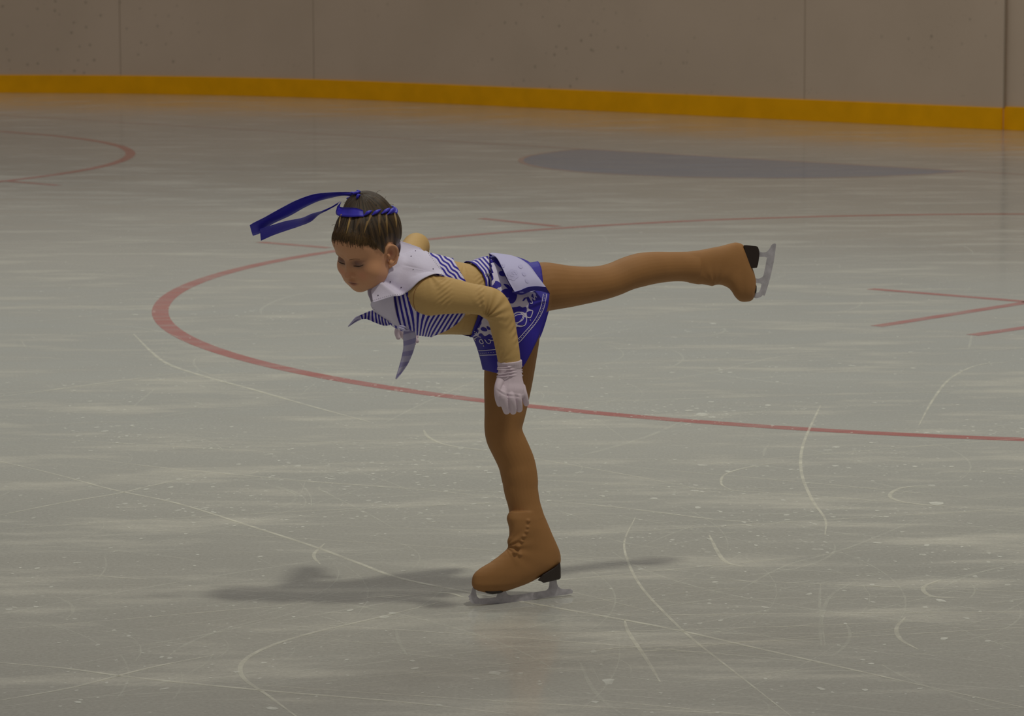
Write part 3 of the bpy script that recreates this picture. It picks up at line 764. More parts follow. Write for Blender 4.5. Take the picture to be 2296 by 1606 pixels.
band(rb, [(dh(766,452,.004), dh(756,463,.004)), (dh(763,459,.005), dh(753,477,.004)), (dh(769,466,.006), dh(762,486,.005)), (dh(785,469,.007), dh(783,489,.005)), (dh(802,471,.007), dh(802,488,.005)), (dh(814,474,.004), dh(816,487,.003))], .001)
for (x0, y0, x1, y1) in ((817,484,832,474), (834,483,852,471), (855,480,872,468), (866,482,884,466), (874,480,882,470)):
    a, b = dh(x0, y0, .002), dh(x1, y1, .002); c = dh((x0 + x1) / 2, (y0 + y1) / 2, .0045)
    loft(rb, [tuple(a) + (.0015, .002), tuple(c) + (.0042, .0060), tuple(b) + (.0015, .002)], n=5, seg=12, world=True)
# the band goes on round the back of the crown
back = []
for k in range(12):
    ang = math.radians(118 + k * 14.5); back.append((math.sin(ang) * .066, -.052 + math.cos(ang) * .062))
pts = []
for l, f in back:
    q = None
    for u in np.linspace(.18, .0, 120):
        if hair_sdf(np.array([[l, f, u]]))[0] < 0: q = H(l, f, u + .002); break
    if q is not None and (proj(q)[0] > 760): pts.append(tuple(q) + (.003, .006))
if len(pts) > 3: loft(rb, pts, n=4, seg=10, world=True)
ring_o = link('hair_ribbon', rb.mesh('hair_ribbon'), skater, m_ribbon)
kn = MB()
for (x, y, r1, r2, an) in ((800,436,8,3.6,.3), (806,432,5,3,-.5), (803,443,6,3.4,1.3), (807,440,4,3,.2), (793,436,7,3,-.1)):
    c = dh(x, y, .004); ca, sa = math.cos(an), math.sin(an)
    ellip(kn, c, [(_R * ca + _U * sa) * r1 * PX, (_U * ca - _R * sa) * r2 * PX, _FW * 5 * PX], 12)
k_o = link('ribbon_knot', kn.mesh('ribbon_knot'), ring_o, m_ribbon)
def PP(x, y, d): return K(x, y, HC.y + d)
tl = MB()
band(tl, [(PP(800,431,.01), PP(798,441,.01)), (PP(770,430.5,.01), PP(768,439,.015)), (PP(735,432,.0), PP(738,445,.02)), (PP(702,436,-.02), PP(712,452,.0)), (PP(665,449,-.04), PP(682,466,-.01)),
          (PP(628,468,-.05), PP(650,484,-.02)), (PP(592,488,-.06), PP(610,503,-.03)), (PP(570,499,-.06), PP(585,522,-.035)), (PP(560,505,-.055), PP(567,529,-.03))], .002)
t1 = link('ribbon_tail', tl.mesh('ribbon_tail'), ring_o, m_ribbon)
tl = MB()
band(tl, [(PP(764,452,.0), PP(757,459,.01)), (PP(742,464,.0), PP(738,470,.0)), (PP(722,473,-.01), PP(716,481,.01)), (PP(700,479,-.02), PP(697,497,.0)), (PP(676,489,-.05), PP(670,508,-.02)),
          (PP(640,496,-.05), PP(640,518,-.02)), (PP(610,505,-.06), PP(612,528,-.035)), (PP(583,514,-.06), PP(585,540,-.04))], -.002)
t2 = link('ribbon_tail', tl.mesh('ribbon_tail'), ring_o, m_ribbon)

# ---- bodysuit, tights (region cut out of a slightly larger skin)
mb = MB(); add_torso(mb, 0.0); add_arms(mb, 0.0); loft(mb, NECK[:2], off=.0015)
suit_me = fuse(mb, .0022, 4)
co = coords(suit_me); nm = normals(suit_me); p2 = projn(co)
def folds(co, nm, p2, centre, rad, k, amp, a0=0, spread=1.3, lat=None):
    dx = p2[:, 0] - centre[0]; dy = p2[:, 1] - centre[1]; r = np.hypot(dx, dy); an = np.arctan2(dy, dx) - a0
    an = (an + np.pi) % (2 * np.pi) - np.pi
    w_ = np.exp(-(an / spread) ** 2) * np.clip(r / 8, 0, 1) * np.exp(-(r / rad) ** 2) * np.clip(nm @ np.array(-_FW) * 1.6, 0, 1)
    if lat is not None: w_ = w_ * lat
    return co + nm * (amp * np.sin(an * k + r * .02) * w_)[:, None]
near = ((co - np.array(ORG)) @ np.array(LAT) > .06).astype(float)
co = folds(co, nm, p2, (1088, 712), 60, 15, .0034, -.9, .9, near)
co = folds(co, nm, p2, (1120, 812), 60, 10, .0010, -1.1, .8, near)
co = folds(co, nm, p2, (960, 608), 50, 10, .0022, .75, .6, near)
fw = near * np.clip(nm @ np.array(-_FW) * 1.6, 0, 1)
ph = (p2[:, 0] * .45 + p2[:, 1] * .30)
co = co + nm * (.0011 * np.sin(ph) * np.clip(np.sin(p2[:, 0] * .11 - p2[:, 1] * .05), 0, 1) * fw * np.clip((p2[:, 1] - 700) / 30, 0, 1))[:, None]
co = co + nm * (.0009 * np.sin(p2[:, 0] * .42 + p2[:, 1] * .55) * np.clip(np.sin(p2[:, 0] * .07 + 1), 0, 1) * fw * (p2[:, 0] < 1085))[:, None]
co = folds(co, nm, p2, (1040, 592), 50, 8, .0012, 1.2, .9)
co = folds(co, nm, p2, (1060, 705), 40, 7, .001, 2.8, .8, near)
setco(suit_me, co)
suit = link('bodysuit', suit_me, skater, m_suit)
sb = BVHTree.FromPolygons([Vector(v) for v in coords(suit_me)], [tuple(p.vertices) for p in suit_me.polygons]); suit['label'] = 'sheer tan long-sleeved bodysuit'

mb = MB(); add_legs(mb, 0.0)
for x, y in ((1182,1168),(1180,1182),(1178,1192),(1172,1203),(1168,1214),(1160,1226),(1152,1240),(1163,1244)):
    c = P(x + 2, y, -.034); ellip(mb, c, [_R * .0065, _U * .0045, _FW * .0065], 8)
tights_me = fuse(mb, .0022, 3)
co = coords(tights_me); nm = normals(tights_me); p2 = projn(co)
co = folds(co, nm, p2, (1132, 1225), 55, 13, .0022, -.1, 1.0)
co = folds(co, nm, p2, (1600, 645), 40, 12, .0015, -1.4, .8)
co = folds(co, nm, p2, (1232, 600), 40, 0, 0.0)
setco(tights_me, co)
tights = link('tights', tights_me, skater, m_tights); tights['label'] = 'brown tights pulled over both skate boots'

# ---- torso surface that the costume lies on
mb = MB(); add_torso(mb, .0015); base_me = fuse(mb, .0022, 3)
bco = coords(base_me); bnm = normals(base_me)
bfaces = [tuple(p.vertices) for p in base_me.polygons]
def reflect(c):
    lat = (c - np.array(ORG)) @ np.array(LAT); c2 = c.copy(); m = lat < 0; c2[m] -= 2 * lat[m, None] * np.array(LAT); return c2, lat
rc, lat = reflect(bco); rp2 = projn(rc)
def nearest_on_poly(poly, p):
    best = None; bd = np.full(len(p), 1e9); out = p.copy(); n = len(poly)
    for i in range(n):
        a = np.array(poly[i], float); b = np.array(poly[(i + 1) % n], float); ab = b - a
        t = np.clip(((p - a) @ ab) / (ab @ ab + 1e-9), 0, 1); q = a + t[:, None] * ab; d = np.linalg.norm(q - p, axis=1)
        m = d < bd; bd[m] = d[m]; out[m] = q[m]
    return out, bd
def cut(name, poly, off, material, thick=.0015, stripe=None, side=0, src=None):
    c, nm_, r2_, fc, lt = (bco, bnm, rp2, bfaces, lat) if src is None else src
    ins = inside(poly, r2_)
    if side > 0: ins &= lt > -.005
    keep = [f for f in fc if all(ins[i] for i in f)]
    used = sorted({i for f in keep for i in f}); mp = {v: k for k, v in enumerate(used)}
    c2 = c[used].copy(); n2 = nm_[used]; q = r2_[used]
    # clean hem
    from collections import Counter
    ec = Counter()
    for f in keep:
        for k in range(len(f)): ec[tuple(sorted((f[k], f[(k + 1) % len(f)])))] += 1
    bnd = np.zeros(len(used), bool)
    for (a, b), k in ec.items():
        if k == 1: bnd[mp[a]] = bnd[mp[b]] = True
    tgt, dd = nearest_on_poly(poly, q); mv = bnd & (dd < 3.2); dl = (tgt - q) * mv[:, None] * PX
    Fv = np.array([1, .51, 0]); c2 += dl[:, :1] * Fv - dl[:, 1:] * np.array([0, 0, 1])
    c2 += n2 * off
    vs = [tuple(v) for v in c2]; fs = [tuple(mp[i] for i in f) for f in keep]
    me = pymesh(name, vs, fs)
    if stripe is not None: attr(me, 'stripe', stripe(q, c2))
    o = link(name, me, skater, material)
    s = o.modifiers.new('thickness', 'SOLIDIFY'); s.thickness = thick; s.offset = 1
    return o
BL = [(885,560),(900,545),(955,550),(1004,545),(1017,590),(1030,612),(1043,634),(1047,655),(1046,690),(1039,707),(1029,719),(1014,730),(999,739),(984,745),(972,750),(958,757),(940,765),(900,765),(872,730),(858,700),(868,650)]
def st_blouse(q, c):
    x, y = q[:, 0], q[:, 1]
    k = np.interp(x, [880, 922, 968, 1040], [-.17, -.22, .58, .66]); v = (x + k * (y - 716) - 885) / 9.8
    back_ = (y - .98 * (x - 960) - 575 + 1.8 * np.sin((x + y) * .17)) / 11.5
    return np.where(y < 645, back_, v)
blouse = cut('blouse', BL, .003, m_stripe, .0018, st_blouse); blouse['label'] = 'blue and white striped cropped top'

# briefs on hips
mb = MB(); add_torso(mb, .002); loft(mb, LEG_R[:6], off=.0015); loft(mb, LEG_S[:4], off=.0025)
br_me = fuse(mb, .0025, 4); c_ = coords(br_me); n_ = normals(br_me); q_ = projn(c_); f_ = [tuple(p.vertices) for p in br_me.polygons]
BR = [(1098,540),(1160,540),(1190,540),(1203,583),(1210,592),(1214,604),(1217,632),(1214,660),(1205,705),(1190,765),(1150,800),(1085,800),(1060,770),(1058,745),(1088,660),(1098,600)]
briefs = cut('briefs', BR, .001, m_blue, .001, None, 0, (c_, n_, q_, f_, np.ones(len(c_))))

# waistband: white with blue lines, curved round the waist
WB = [(1046,560),(1051,590),(1066,599),(1080,615),(1087,632),(1088,660),(1087,690),(1078,718),(1066,738),(1054,751),(1050,775),(1066,775),(1082,745),(1094,718),(1102,690),(1104,655),(1103,628),(1100,600),(1090,560)]
def st_wb(q, c):
    a, _ = nearest_on_poly(WB[1:10] + WB[1:10][::-1], q); d = np.linalg.norm(q - a, axis=1)
    return d / 7.6 + .02
waist = cut('waistband', WB, .0038, m_stripe, .0015, st_wb)

# ---- skirt
Wp = [(1056,752,-.022),(1072,733,-.082),(1084,706,-.118),(1093,678,-.134),(1099,650,-.138),(1103,622,-.128),(1101,597,-.085),(1096,575,-.012)]
Mp = [(1069,780,-.045),(1093,790,-.10),(1115,778,-.135),(1135,758,-.158),(1152,716,-.172),(1160,690,-.175),(1168,655,-.16),(1168,620,-.10)]
Hp = [(1082,829,-.05),(1115,836.5,-.11),(1145,834,-.145),(1171,825,-.168),(1199,775,-.18),(1213,743,-.182),(1228,690,-.178),(1232.5,658,-.165)]
def skirt_grid(A, B, C, nu=56, nv=30, far=False):
    a = catmull(A, 8); b = catmull(B, 8); c = catmull(C, 8); n = len(a); g = []
    for j in range(nv + 1):
        t = j / nv; row = []
        for i in range(n):
            cp = 2 * b[i] - .5 * (a[i] + c[i]); q = (1 - t) ** 2 * a[i] + 2 * t * (1 - t) * cp + t * t * c[i]
            d = q[2]
            if far: x = q[0] + 6 * t; yv = q[1] - 6; d = -d * .8 + .01
            else:
                x, yv = q[0], q[1]; d -= .006 * t * math.sin(i / n * 15)
            row.append(P(x, yv, d))
        g.append(row)
    return g
def z3(pts): return [(980 + x / 5.02, 540 + y / 5.02) for x, y in pts]
def patch(mb, bvh, poly, off, m, sub=2):
    """a printed shape lying on the cloth"""
    cl = catmull(list(poly[-3:]) + list(poly) + list(poly[:3]), 4); poly = [tuple(p) for p in cl[12:12 + 4 * len(poly)]]
    bm = bmesh.new(); vv = [bm.verts.new((x, y, 0)) for x, y in poly]
    try: f = bm.faces.new(vv)
    except Exception: bm.free(); return
    bmesh.ops.triangulate(bm, faces=[f])
    for _ in range(sub):
        L = [e for e in bm.edges if e.calc_length() > 6]
        if not L: break
        bmesh.ops.subdivide_edges(bm, edges=L, cuts=1); bmesh.ops.triangulate(bm, faces=bm.faces[:])
    bm.verts.ensure_lookup_table(); bm.verts.index_update(); out = []; ok = True; bad = set()
    for i, v in enumerate(bm.verts):
        q = drape(bvh, v.co.x, v.co.y, off)
        if q is None: bad.add(i); q = Vector((0, 0, 0))
        out.append(q)
    fcs = [tuple(x.index for x in f.verts) for f in bm.faces if not any(x.index in bad for x in f.verts)]
    bm.free()
    us = sorted({i for f in fcs for i in f}); mp = {a: b for b, a in enumerate(us)}
    mb.add([out[i] for i in us], [tuple(mp[i] for i in f) for f in fcs], m)
def stroke(mb, bvh, pts, w, off, m, n=5):
    c = catmull(pts, n); T = np.gradient(c, axis=0); T /= (np.linalg.norm(T, axis=1)[:, None] + 1e-9); nn = np.stack([-T[:, 1], T[:, 0]], 1)
    v = []; ok = []
    for i in range(len(c)):
        a = drape(bvh, *(c[i] + nn[i] * w / 2), off); b = drape(bvh, *(c[i] - nn[i] * w / 2), off)
        ok.append(a is not None and b is not None); v += [a or Vector((0, 0, 0)), b or Vector((0, 0, 0))]
    fs = [(2 * i, 2 * i + 1, 2 * i + 3, 2 * i + 2) for i in range(len(c) - 1) if ok[i] and ok[i + 1]]
    us = sorted({i for f in fs for i in f}); mp = {a: b for b, a in enumerate(us)}
    mb.add([v[i] for i in us], [tuple(mp[i] for i in f) for f in fs], m)
def shell(mb, vs, fs, m, th=.0012):
    """cloth with a real back face"""
    me = pymesh('t', vs, fs); nn = normals(me); b = np.array([tuple(v) for v in vs]); tocam = (np.array(CAM) - b); sg = np.sign((nn * tocam).sum(1).mean()) or 1
    b = b - nn * sg * th; n0 = len(vs); bpy.data.meshes.remove(me)
    from collections import Counter
    ec = Counter(); 
    for f in fs:
        for k in range(len(f)): ec[tuple(sorted((f[k], f[(k + 1) % len(f)])))] += 1
    rim = [(a, c, c + n0, a + n0) for (a, c), k in ec.items() if k == 1]
    mb.add(list(vs) + [tuple(x) for x in b], list(fs) + [tuple(i + n0 for i in f[::-1]) for f in fs] + rim, m)
sk = MB()
gn = skirt_grid(Wp, Mp, Hp); n_ = len(gn[0]); nv = len(gn)
vs = [p for r in gn for p in r]; fs = [(j * n_ + i, j * n_ + i + 1, (j + 1) * n_ + i + 1, (j + 1) * n_ + i) for j in range(nv - 1) for i in range(n_ - 1)]
sk_bvh = BVHTree.FromPolygons(vs, fs)
shell(sk, vs, fs, 0)
gf = skirt_grid(Wp, Mp, Hp, far=True)
vf = [p for r in gf for p in r]; b0 = len(sk.v); shell(sk, vf, [f[::-1] for f in fs], 0)
for j in range(nv - 1): sk.f.append((j * n_, (j + 1) * n_, b0 + (j + 1) * n_, b0 + j * n_)); sk.m.append(0)
# white ground of the print near the waist
patch(sk, sk_bvh, z3([(480,190),(580,150),(640,160),(800,470),(870,575),(1000,560),(1060,570),(1110,600),(1090,660),(1040,690),(1030,760),(1075,790),(1050,850),(1005,860),(1000,920),(960,950),(900,970),(860,1000),(700,1060),(660,1080),(620,1090),(560,1080),(500,1090),(455,1070),(400,1085),(378,1062),(430,990),(470,900),(500,830),(570,760),(620,700),(615,520),(610,400),(560,280)]), .0006, 1, 4)
# blue motifs on the white ground
B_ = [[(700,350),(730,343),(765,352),(780,372),(775,398),(745,403),(710,395),(693,372)],
      [(655,455),(700,470),(720,500),(712,522),(680,525),(650,500)], [(625,500),(660,490),(690,515),(665,545),(615,545)],
      [(745,490),(800,500),(835,540),(850,575),(800,545)], [(720,570),(760,545),(820,545),(845,575),(830,625),(790,640),(740,600)],
      [(850,580),(880,580),(900,610),(885,670),(850,705),(815,700),(798,670),(815,630)],
      [(960,680),(975,650),(1000,640),(985,670)], [(1010,660),(1020,630),(1045,660),(1060,700),(1030,700)],
      [(820,755),(850,775),(880,790),(890,750),(930,738),(960,752),(1000,745),(1008,790),(990,810),(960,800),(905,800),(870,815),(835,810)],
      [(860,860),(880,825),(930,815),(960,850),(930,900),(890,920),(865,915)], [(960,870),(990,860),(1000,890),(985,935),(940,950),(900,940),(940,910)],
      [(1010,800),(1040,785),(1070,790),(1050,845),(1015,850)], [(1060,620),(1075,600),(1090,640),(1080,680),(1066,660)],
      [(495,985),(520,970),(560,990),(565,1015),(530,1018),(500,1005)], [(560,960),(600,980),(610,1000),(575,1000)],
      [(570,225),(600,215),(640,240),(620,250),(580,245)], [(600,160),(660,205),(620,215),(570,190)],
      [(470,1060),(500,1040),(540,1075),(590,1050),(620,1080),(560,1110),(500,1100)], [(440,1000),(470,1010),(460,1040),(430,1030)]]
for b in B_: patch(sk, sk_bvh, z3(b), .0012, 0, 2)
for s_, w_ in (([(640,480),(660,500),(650,540),(700,560)],2), ([(540,180),(590,230),(600,290),(560,280)],2.4), ([(1000,640),(1040,690),(1030,760)],2.0)):
    stroke(sk, sk_bvh, z3(s_), w_, .0014, 0)
# white outlines drawn on the blue ground
W_ = [[(870,850),(900,835),(950,830),(975,850),(960,890),(920,915),(880,925)], [(1005,860),(1003,910),(985,950),(940,965),(890,960),(880,985)],
      [(870,820),(900,805),(960,812),(990,840)], [(1010,860),(1050,862),(1075,792),(1040,785),(1005,800)],
      [(480,1130),(500,1105),(525,1150),(500,1155),(480,1130)], [(540,1110),(570,1150),(600,1150),(605,1120),(580,1110)], [(610,1120),(650,1120)],
      [(390,1080),(430,1100),(460,1080),(500,1085)], [(400,1100),(440,1120)],
      [(1040,700),(1070,705),(1060,640),(1100,670),(1085,610),(1120,640)]]
for s_ in W_: stroke(sk, sk_bvh, z3(s_), 1.7, .0014, 1)
for o1 in (0, 38):
    stroke(sk, sk_bvh, z3([(1195 + o1, 600), (1180 + o1, 680), (1160 + o1, 760), (1120 + o1, 850), (1060 + o1, 940), (990 + o1 * .8, 1020 + o1 * .3), (905 + o1 * .3, 1110 + o1), (800, 1170 + o1 * 1.2), (690, 1215 + o1 * 1.6), (560, 1232 + o1 * 1.4), (455, 1238 + o1 * 1.3)]), 1.5, .0014, 1, 7)
dash = catmull([(1214,600),(1199,682),(1180,765),(1140,856),(1080,948),(1005,1030),(910,1128),(800,1195),(690,1243),(560,1262),(465,1265)], 14)
for k in range(0, len(dash) - 3, 3):
    stroke(sk, sk_bvh, z3([tuple(dash[k]), tuple(dash[k + 1])]), 1.1, .0014, 1, 2)
skm = sk.mesh('skirt')
skirt = link('skirt', skm, skater, [m_blue, m_white]); skirt['label'] = 'short blue and white floral wrap skirt'

# back of the skirt flipped over, pale reverse showing
fp = MB()
Lc = catmull([(1097,568,-.012),(1113,577,-.07),(1126,600,-.14),(1140,630,-.178),(1154.5,655,-.198)], 8)
Rc = catmull([(1104,566.5,.0),(1152,574,-.045),(1184,592,-.11),(1206,620,-.165),(1224,644,-.19)], 8)
n_ = len(Lc); nv = 12; vs = []
for j in range(nv + 1):
    t = j / nv
    for i in range(n_):
        q = Lc[i] * (1 - t) + Rc[i] * t; s_ = i / (n_ - 1); vs.append(P(q[0] + 0, q[1] + (5 * math.sin(math.pi * t) * s_ ** 3), q[2] - .012 * math.sin(math.pi * t) * math.sin(math.pi * s_ * .9) - .004 * math.sin(t * 7) * s_))
ffs = [(j * n_ + i, j * n_ + i + 1, (j + 1) * n_ + i + 1, (j + 1) * n_ + i) for j in range(nv) for i in range(n_ - 1)]
fp_bvh = BVHTree.FromPolygons(vs, ffs); shell(fp, vs, ffs, 0)
def petal(cx, cy, a, L, w): return [(cx + L * t * math.cos(a) - w * q * math.sin(a), cy + L * t * math.sin(a) + w * q * math.cos(a)) for t, q in ((.15, 0), (.45, -.8), (.8, -1), (1.05, -.35), (1.05, .35), (.8, 1), (.45, .8))]
for k in range(6): patch(fp, fp_bvh, z3(petal(850, 385, k * 1.047 + .3, 62, 26)), .0006 + .00003 * k, 1, 2)
for cx, cy, a_, L_, w_ in ((905, 285, .2, 55, 22), (770, 265, 2.6, 50, 20), (945, 355, .6, 60, 18), (985, 425, .9, 60, 16), (765, 300, 3.6, 45, 15)): patch(fp, fp_bvh, z3(petal(cx, cy, a_, L_, w_)), .0009, 1, 2)
stroke(fp, fp_bvh, z3([(850 + (8 + 5.2 * k) * math.cos(k * .9), 385 + (8 + 5.2 * k) * math.sin(k * .9)) for k in range(8)]), 1.3, .0012, 0)
# blue fold along its edge
e1 = [(1150,656,-.20),(1165,652,-.203),(1183,644.5,-.205),(1203,642,-.205),(1224,644,-.198)]
e2 = [(1157,660,-.196),(1172,661,-.200),(1192,653,-.202),(1212,653,-.20),(1233.5,659,-.19)]
a = catmull(e1, 6); b = catmull(e2, 6)
vs = [P(*q) for q in a] + [P(*q) for q in b]; k_ = len(a); shell(fp, vs, [(i, i + 1, k_ + i + 1, k_ + i) for i in range(k_ - 1)], 2)
flap = link('skirt_flap', fp.mesh('skirt_flap'), skirt, [m_under, m_ghost, m_blue]); flap['label'] = 'flipped-up back panel showing its pale reverse'

# ---- sailor collar
mb = MB(); add_torso(mb, .004); loft(mb, NECK, off=.003); loft(mb, ARM_N[:5], off=.001)
cb = mb.mesh('t'); cbm = fuse(mb, .0035, 10)
col_bvh = BVHTree.FromPolygons([Vector(v) for v in coords(cbm)], [tuple(p.vertices) for p in cbm.polygons])
# rows from the neck edge to the outer edge
inner = [(896,540,.04),(898,558,.02),(888,592,-.035),(868,606,-.06),(855,622,-.06),(845,634,-.055),(838,642,-.05),(832,652,-.045)]
outer = [(942,556,.02),(960,572,.0),(980,596,-.06),(998,622,-.105),(974,619,-.125),(944,632,-.135),(923,651,-.135),(904,662,-.125),(881,665,-.105),(858,672,-.09),(836,679,-.075)]
ia = catmull(inner, 12); oa = catmull(outer, 12)
def resample(c, n):
    s = np.r_[0, np.cumsum(np.linalg.norm(np.diff(c[:, :2], axis=0), axis=1))]; t = np.linspace(0, s[-1], n); return np.stack([np.interp(t, s, c[:, k]) for k in range(c.shape[1])], 1)
NU, NV = 90, 24
# anchor outer samples so the corner stays sharp
oa = np.concatenate([resample(catmull(outer[:4], 12), 32), resample(catmull(outer[3:], 12), NU - 31)[1:]]); ia = np.concatenate([resample(catmull(inner[:3], 12), 32), resample(catmull(inner[2:], 12), NU - 31)[1:]])
vs = []
for j in range(NV + 1):
    t = j / NV
    for i in range(len(ia)):
        q = ia[i] * (1 - t) + oa[i] * t; x, y = q[0], q[1]
        w0 = drape(col_bvh, x, y, .0055) if i < len(ia) - 22 else None; fb = P(x, y, q[2])
        if w0 is None: w0 = fb
        else:
            # stand off a little near the neck, lie on the shoulder further out
            k = (1 - t) ** 2 * .6
            w0 = w0.lerp(K(x, y, min(w0.y, fb.y)), k)
        fold = .0035 * math.exp(-((i - 26) / 7) ** 2) * math.sin(math.pi * t) - .003 * math.exp(-((i - 42) / 6) ** 2) * math.sin(math.pi * t) + .0022 * math.exp(-((i - 60) / 7) ** 2) * math.sin(math.pi * t)
        vs.append(w0 - ray(x, y).normalized() * (fold + .0015))
n_ = len(ia)
# relax so the cloth is smooth
va = np.array([tuple(v) for v in vs]).reshape(NV + 1, n_, 3)
for _ in range(14):
    d_ = np.linalg.norm(va - np.array(CAM), axis=2); dd = d_.copy()
    dd[1:-1, 1:-1] = (d_[:-2, 1:-1] + d_[2:, 1:-1] + d_[1:-1, :-2] + d_[1:-1, 2:] + 2 * d_[1:-1, 1:-1]) / 6
    dd[-1, 1:-1] = (d_[-1, :-2] + d_[-1, 2:] + d_[-1, 1:-1]) / 3; dd[0, 1:-1] = (d_[0, :-2] + d_[0, 2:] + d_[0, 1:-1]) / 3
    dd[:, -1] = dd[:, -2]; dd[:, 0] = dd[:, 1]
    dd = np.minimum(dd, d_ + .0006)
    va = np.array(CAM) + (va - np.array(CAM)) * (dd / d_)[:, :, None]
cfs = [(j * n_ + i, j * n_ + i + 1, (j + 1) * n_ + i + 1, (j + 1) * n_ + i) for j in range(NV) for i in range(n_ - 1)]
cm = MB(); cv = [Vector(v) for v in va.reshape(-1, 3)]; cm.add(cv, cfs, 0); c_bvh = BVHTree.FromPolygons(cv, cfs)
# lower lapel
low = [(838,672,-.050),(858,664,-.076),(881,657,-.098)], [(831,682,-.050),(858,688,-.077),(884,683,-.098)], [(838,697,-.044),(862,704,-.070),(888,702,-.092)], [(852,709,-.036),(874,716,-.058),(893,718,-.08)], [(868,720,-.028),(884,728,-.045),(899,736,-.06)]
cols = [catmull([r[k] for r in low], 6) for k in range(3)]; rows = [catmull([c[i] for c in cols], 8) for i in range(len(cols[0]))]
k_ = len(rows[0]); Yl = np.zeros((len(rows), k_)); Tor = np.full_like(Yl, 99.); Cl = np.full_like(Yl, -99.)
for j, r in enumerate(rows):
    for i, q in enumerate(r):
        w0 = drape(col_bvh, q[0], q[1], .0035); c0 = drape(c_bvh, q[0], q[1], 0); Yl[j, i] = P(*q).y + .02
        if w0 is not None: Tor[j, i] = w0.y; Yl[j, i] = min(Yl[j, i], w0.y)
        if c0 is not None: Cl[j, i] = c0.y + .0035; Yl[j, i] = Cl[j, i]
for _ in range(40):
    Z = np.pad(Yl, 1, mode='edge'); Yl = (Z[:-2, 1:-1] + Z[2:, 1:-1] + Z[1:-1, :-2] + Z[1:-1, 2:] + 2 * Yl) / 6
    Yl = np.maximum(np.minimum(Yl, Tor), Cl)
lv = [K(rows[j][i][0], rows[j][i][1], Yl[j, i]) for j in range(len(rows)) for i in range(k_)]
k_ = len(rows[0]); cm.add(lv, [(j * k_ + i, j * k_ + i + 1, (j + 1) * k_ + i + 1, (j + 1) * k_ + i) for j in range(len(rows) - 1) for i in range(k_ - 1)], 0)
# the other side of the collar, seen under the chin, and over the far shoulder
fa = [[(852,628,-.015),(836,640,-.012),(824,650,-.01)],[(854,645,-.015),(838,655,-.012),(825,660,-.01)],[(852,665,-.015),(838,670,-.012),(829,670,-.01)],[(848,684,-.015),(838,682,-.012),(832,679,-.01)]]
cols = [catmull([r[k] for r in fa], 5) for k in range(3)]; rows = [catmull([c[i] for c in cols], 5) for i in range(len(cols[0]))]; k_ = len(rows[0])
cm.add([P(*q) for r in rows for q in r], [(j * k_ + i, j * k_ + i + 1, (j + 1) * k_ + i + 1, (j + 1) * k_ + i) for j in range(len(rows) - 1) for i in range(k_ - 1)], 0)
fs2 = [[(894,540,.03),(893,545,.08),(884,560,.12),(860,600,.10),(840,640,.05)],[(914,546,.04),(910,552,.10),(896,570,.14),(868,620,.12),(842,655,.055)],[(942,556,.02),(945,566,.10),(925,590,.14),(885,650,.12),(838,672,.045)]]
cols = [catmull([r[k] for r in fs2], 5) for k in range(5)]; rows = [catmull([c[i] for c in cols], 5) for i in range(len(cols[0]))]; k_ = len(rows[0])
cm.add([P(*q) for r in rows for q in r], [(j * k_ + i, j * k_ + i + 1, (j + 1) * k_ + i + 1, (j + 1) * k_ + i) for j in range(len(rows) - 1) for i in range(k_ - 1)], 0)
collar = link('collar', cm.mesh('collar'), skater, m_white); collar['label'] = 'wide white sailor collar'
sm = collar.modifiers.new('thickness', 'SOLIDIFY'); sm.thickness = .0012; sm.offset = 0
# crystals sewn along its edge and over it
stone_me = {}
for key, (a_, c_, mt) in {'small': (.00105, .0009, m_stone), 'big': (.0019, .0013, m_stone), 'dark': (.0017, .0012, m_stone_d)}.items():
    t_ = MB(); ellip(t_, Vector((0, 0, 0)), [_R * a_, _U * a_, _FW * c_], 5); stone_me[key] = t_.mesh('rhinestone', False); stone_me[key].materials.append(mt)
def stone(q, key, parent):
    if q is None: return
    o = bpy.data.objects.new('rhinestone', stone_me[key]); COL.objects.link(o); o.parent = parent; o.location = q
edge = resample(catmull([(962,575),(975,592),(986,606),(996,618),(974,621.5),(944,635),(924,653.5),(904,665),(881,667.5),(858,673.5),(838,680)], 10), 50)
for x, y in edge: stone(drape(c_bvh, x - 1.5, y - 5.2, .0011), 'small', collar)
l_bvh = BVHTree.FromPolygons(lv, [(j * 17 + i, j * 17 + i + 1, (j + 1) * 17 + i + 1, (j + 1) * 17 + i) for j in range(24) for i in range(16)])
for x, y in resample(np.array([(836,690),(845,700),(860,712),(878,723),(894,732)], float), 15): stone(drape(l_bvh, x, y, .0008), 'small', collar)
for x, y, big in ((932,563.5,0),(922,575.5,0),(927,605,1),(875,632,0),(900,645,0),(848,663,0),(971,604,0)): stone(drape(c_bvh, x, y, .001), 'big' if big else 'dark', collar)
b_bvh = BVHTree.FromPolygons([Vector(v) for v in bco], bfaces)
for x, y in ((1089,618),(1093,618.5),(1097,619),(1090,621.5),(1095,622),(1063,738),(1067,740),(1064,742),(1068,743)): stone(drape(b_bvh, x, y, .007), 'big', skirt)
for x, y in ((1211,699),(1188,718),(1086,775)): stone(drape(sk_bvh, x, y, .002), 'big', skirt)

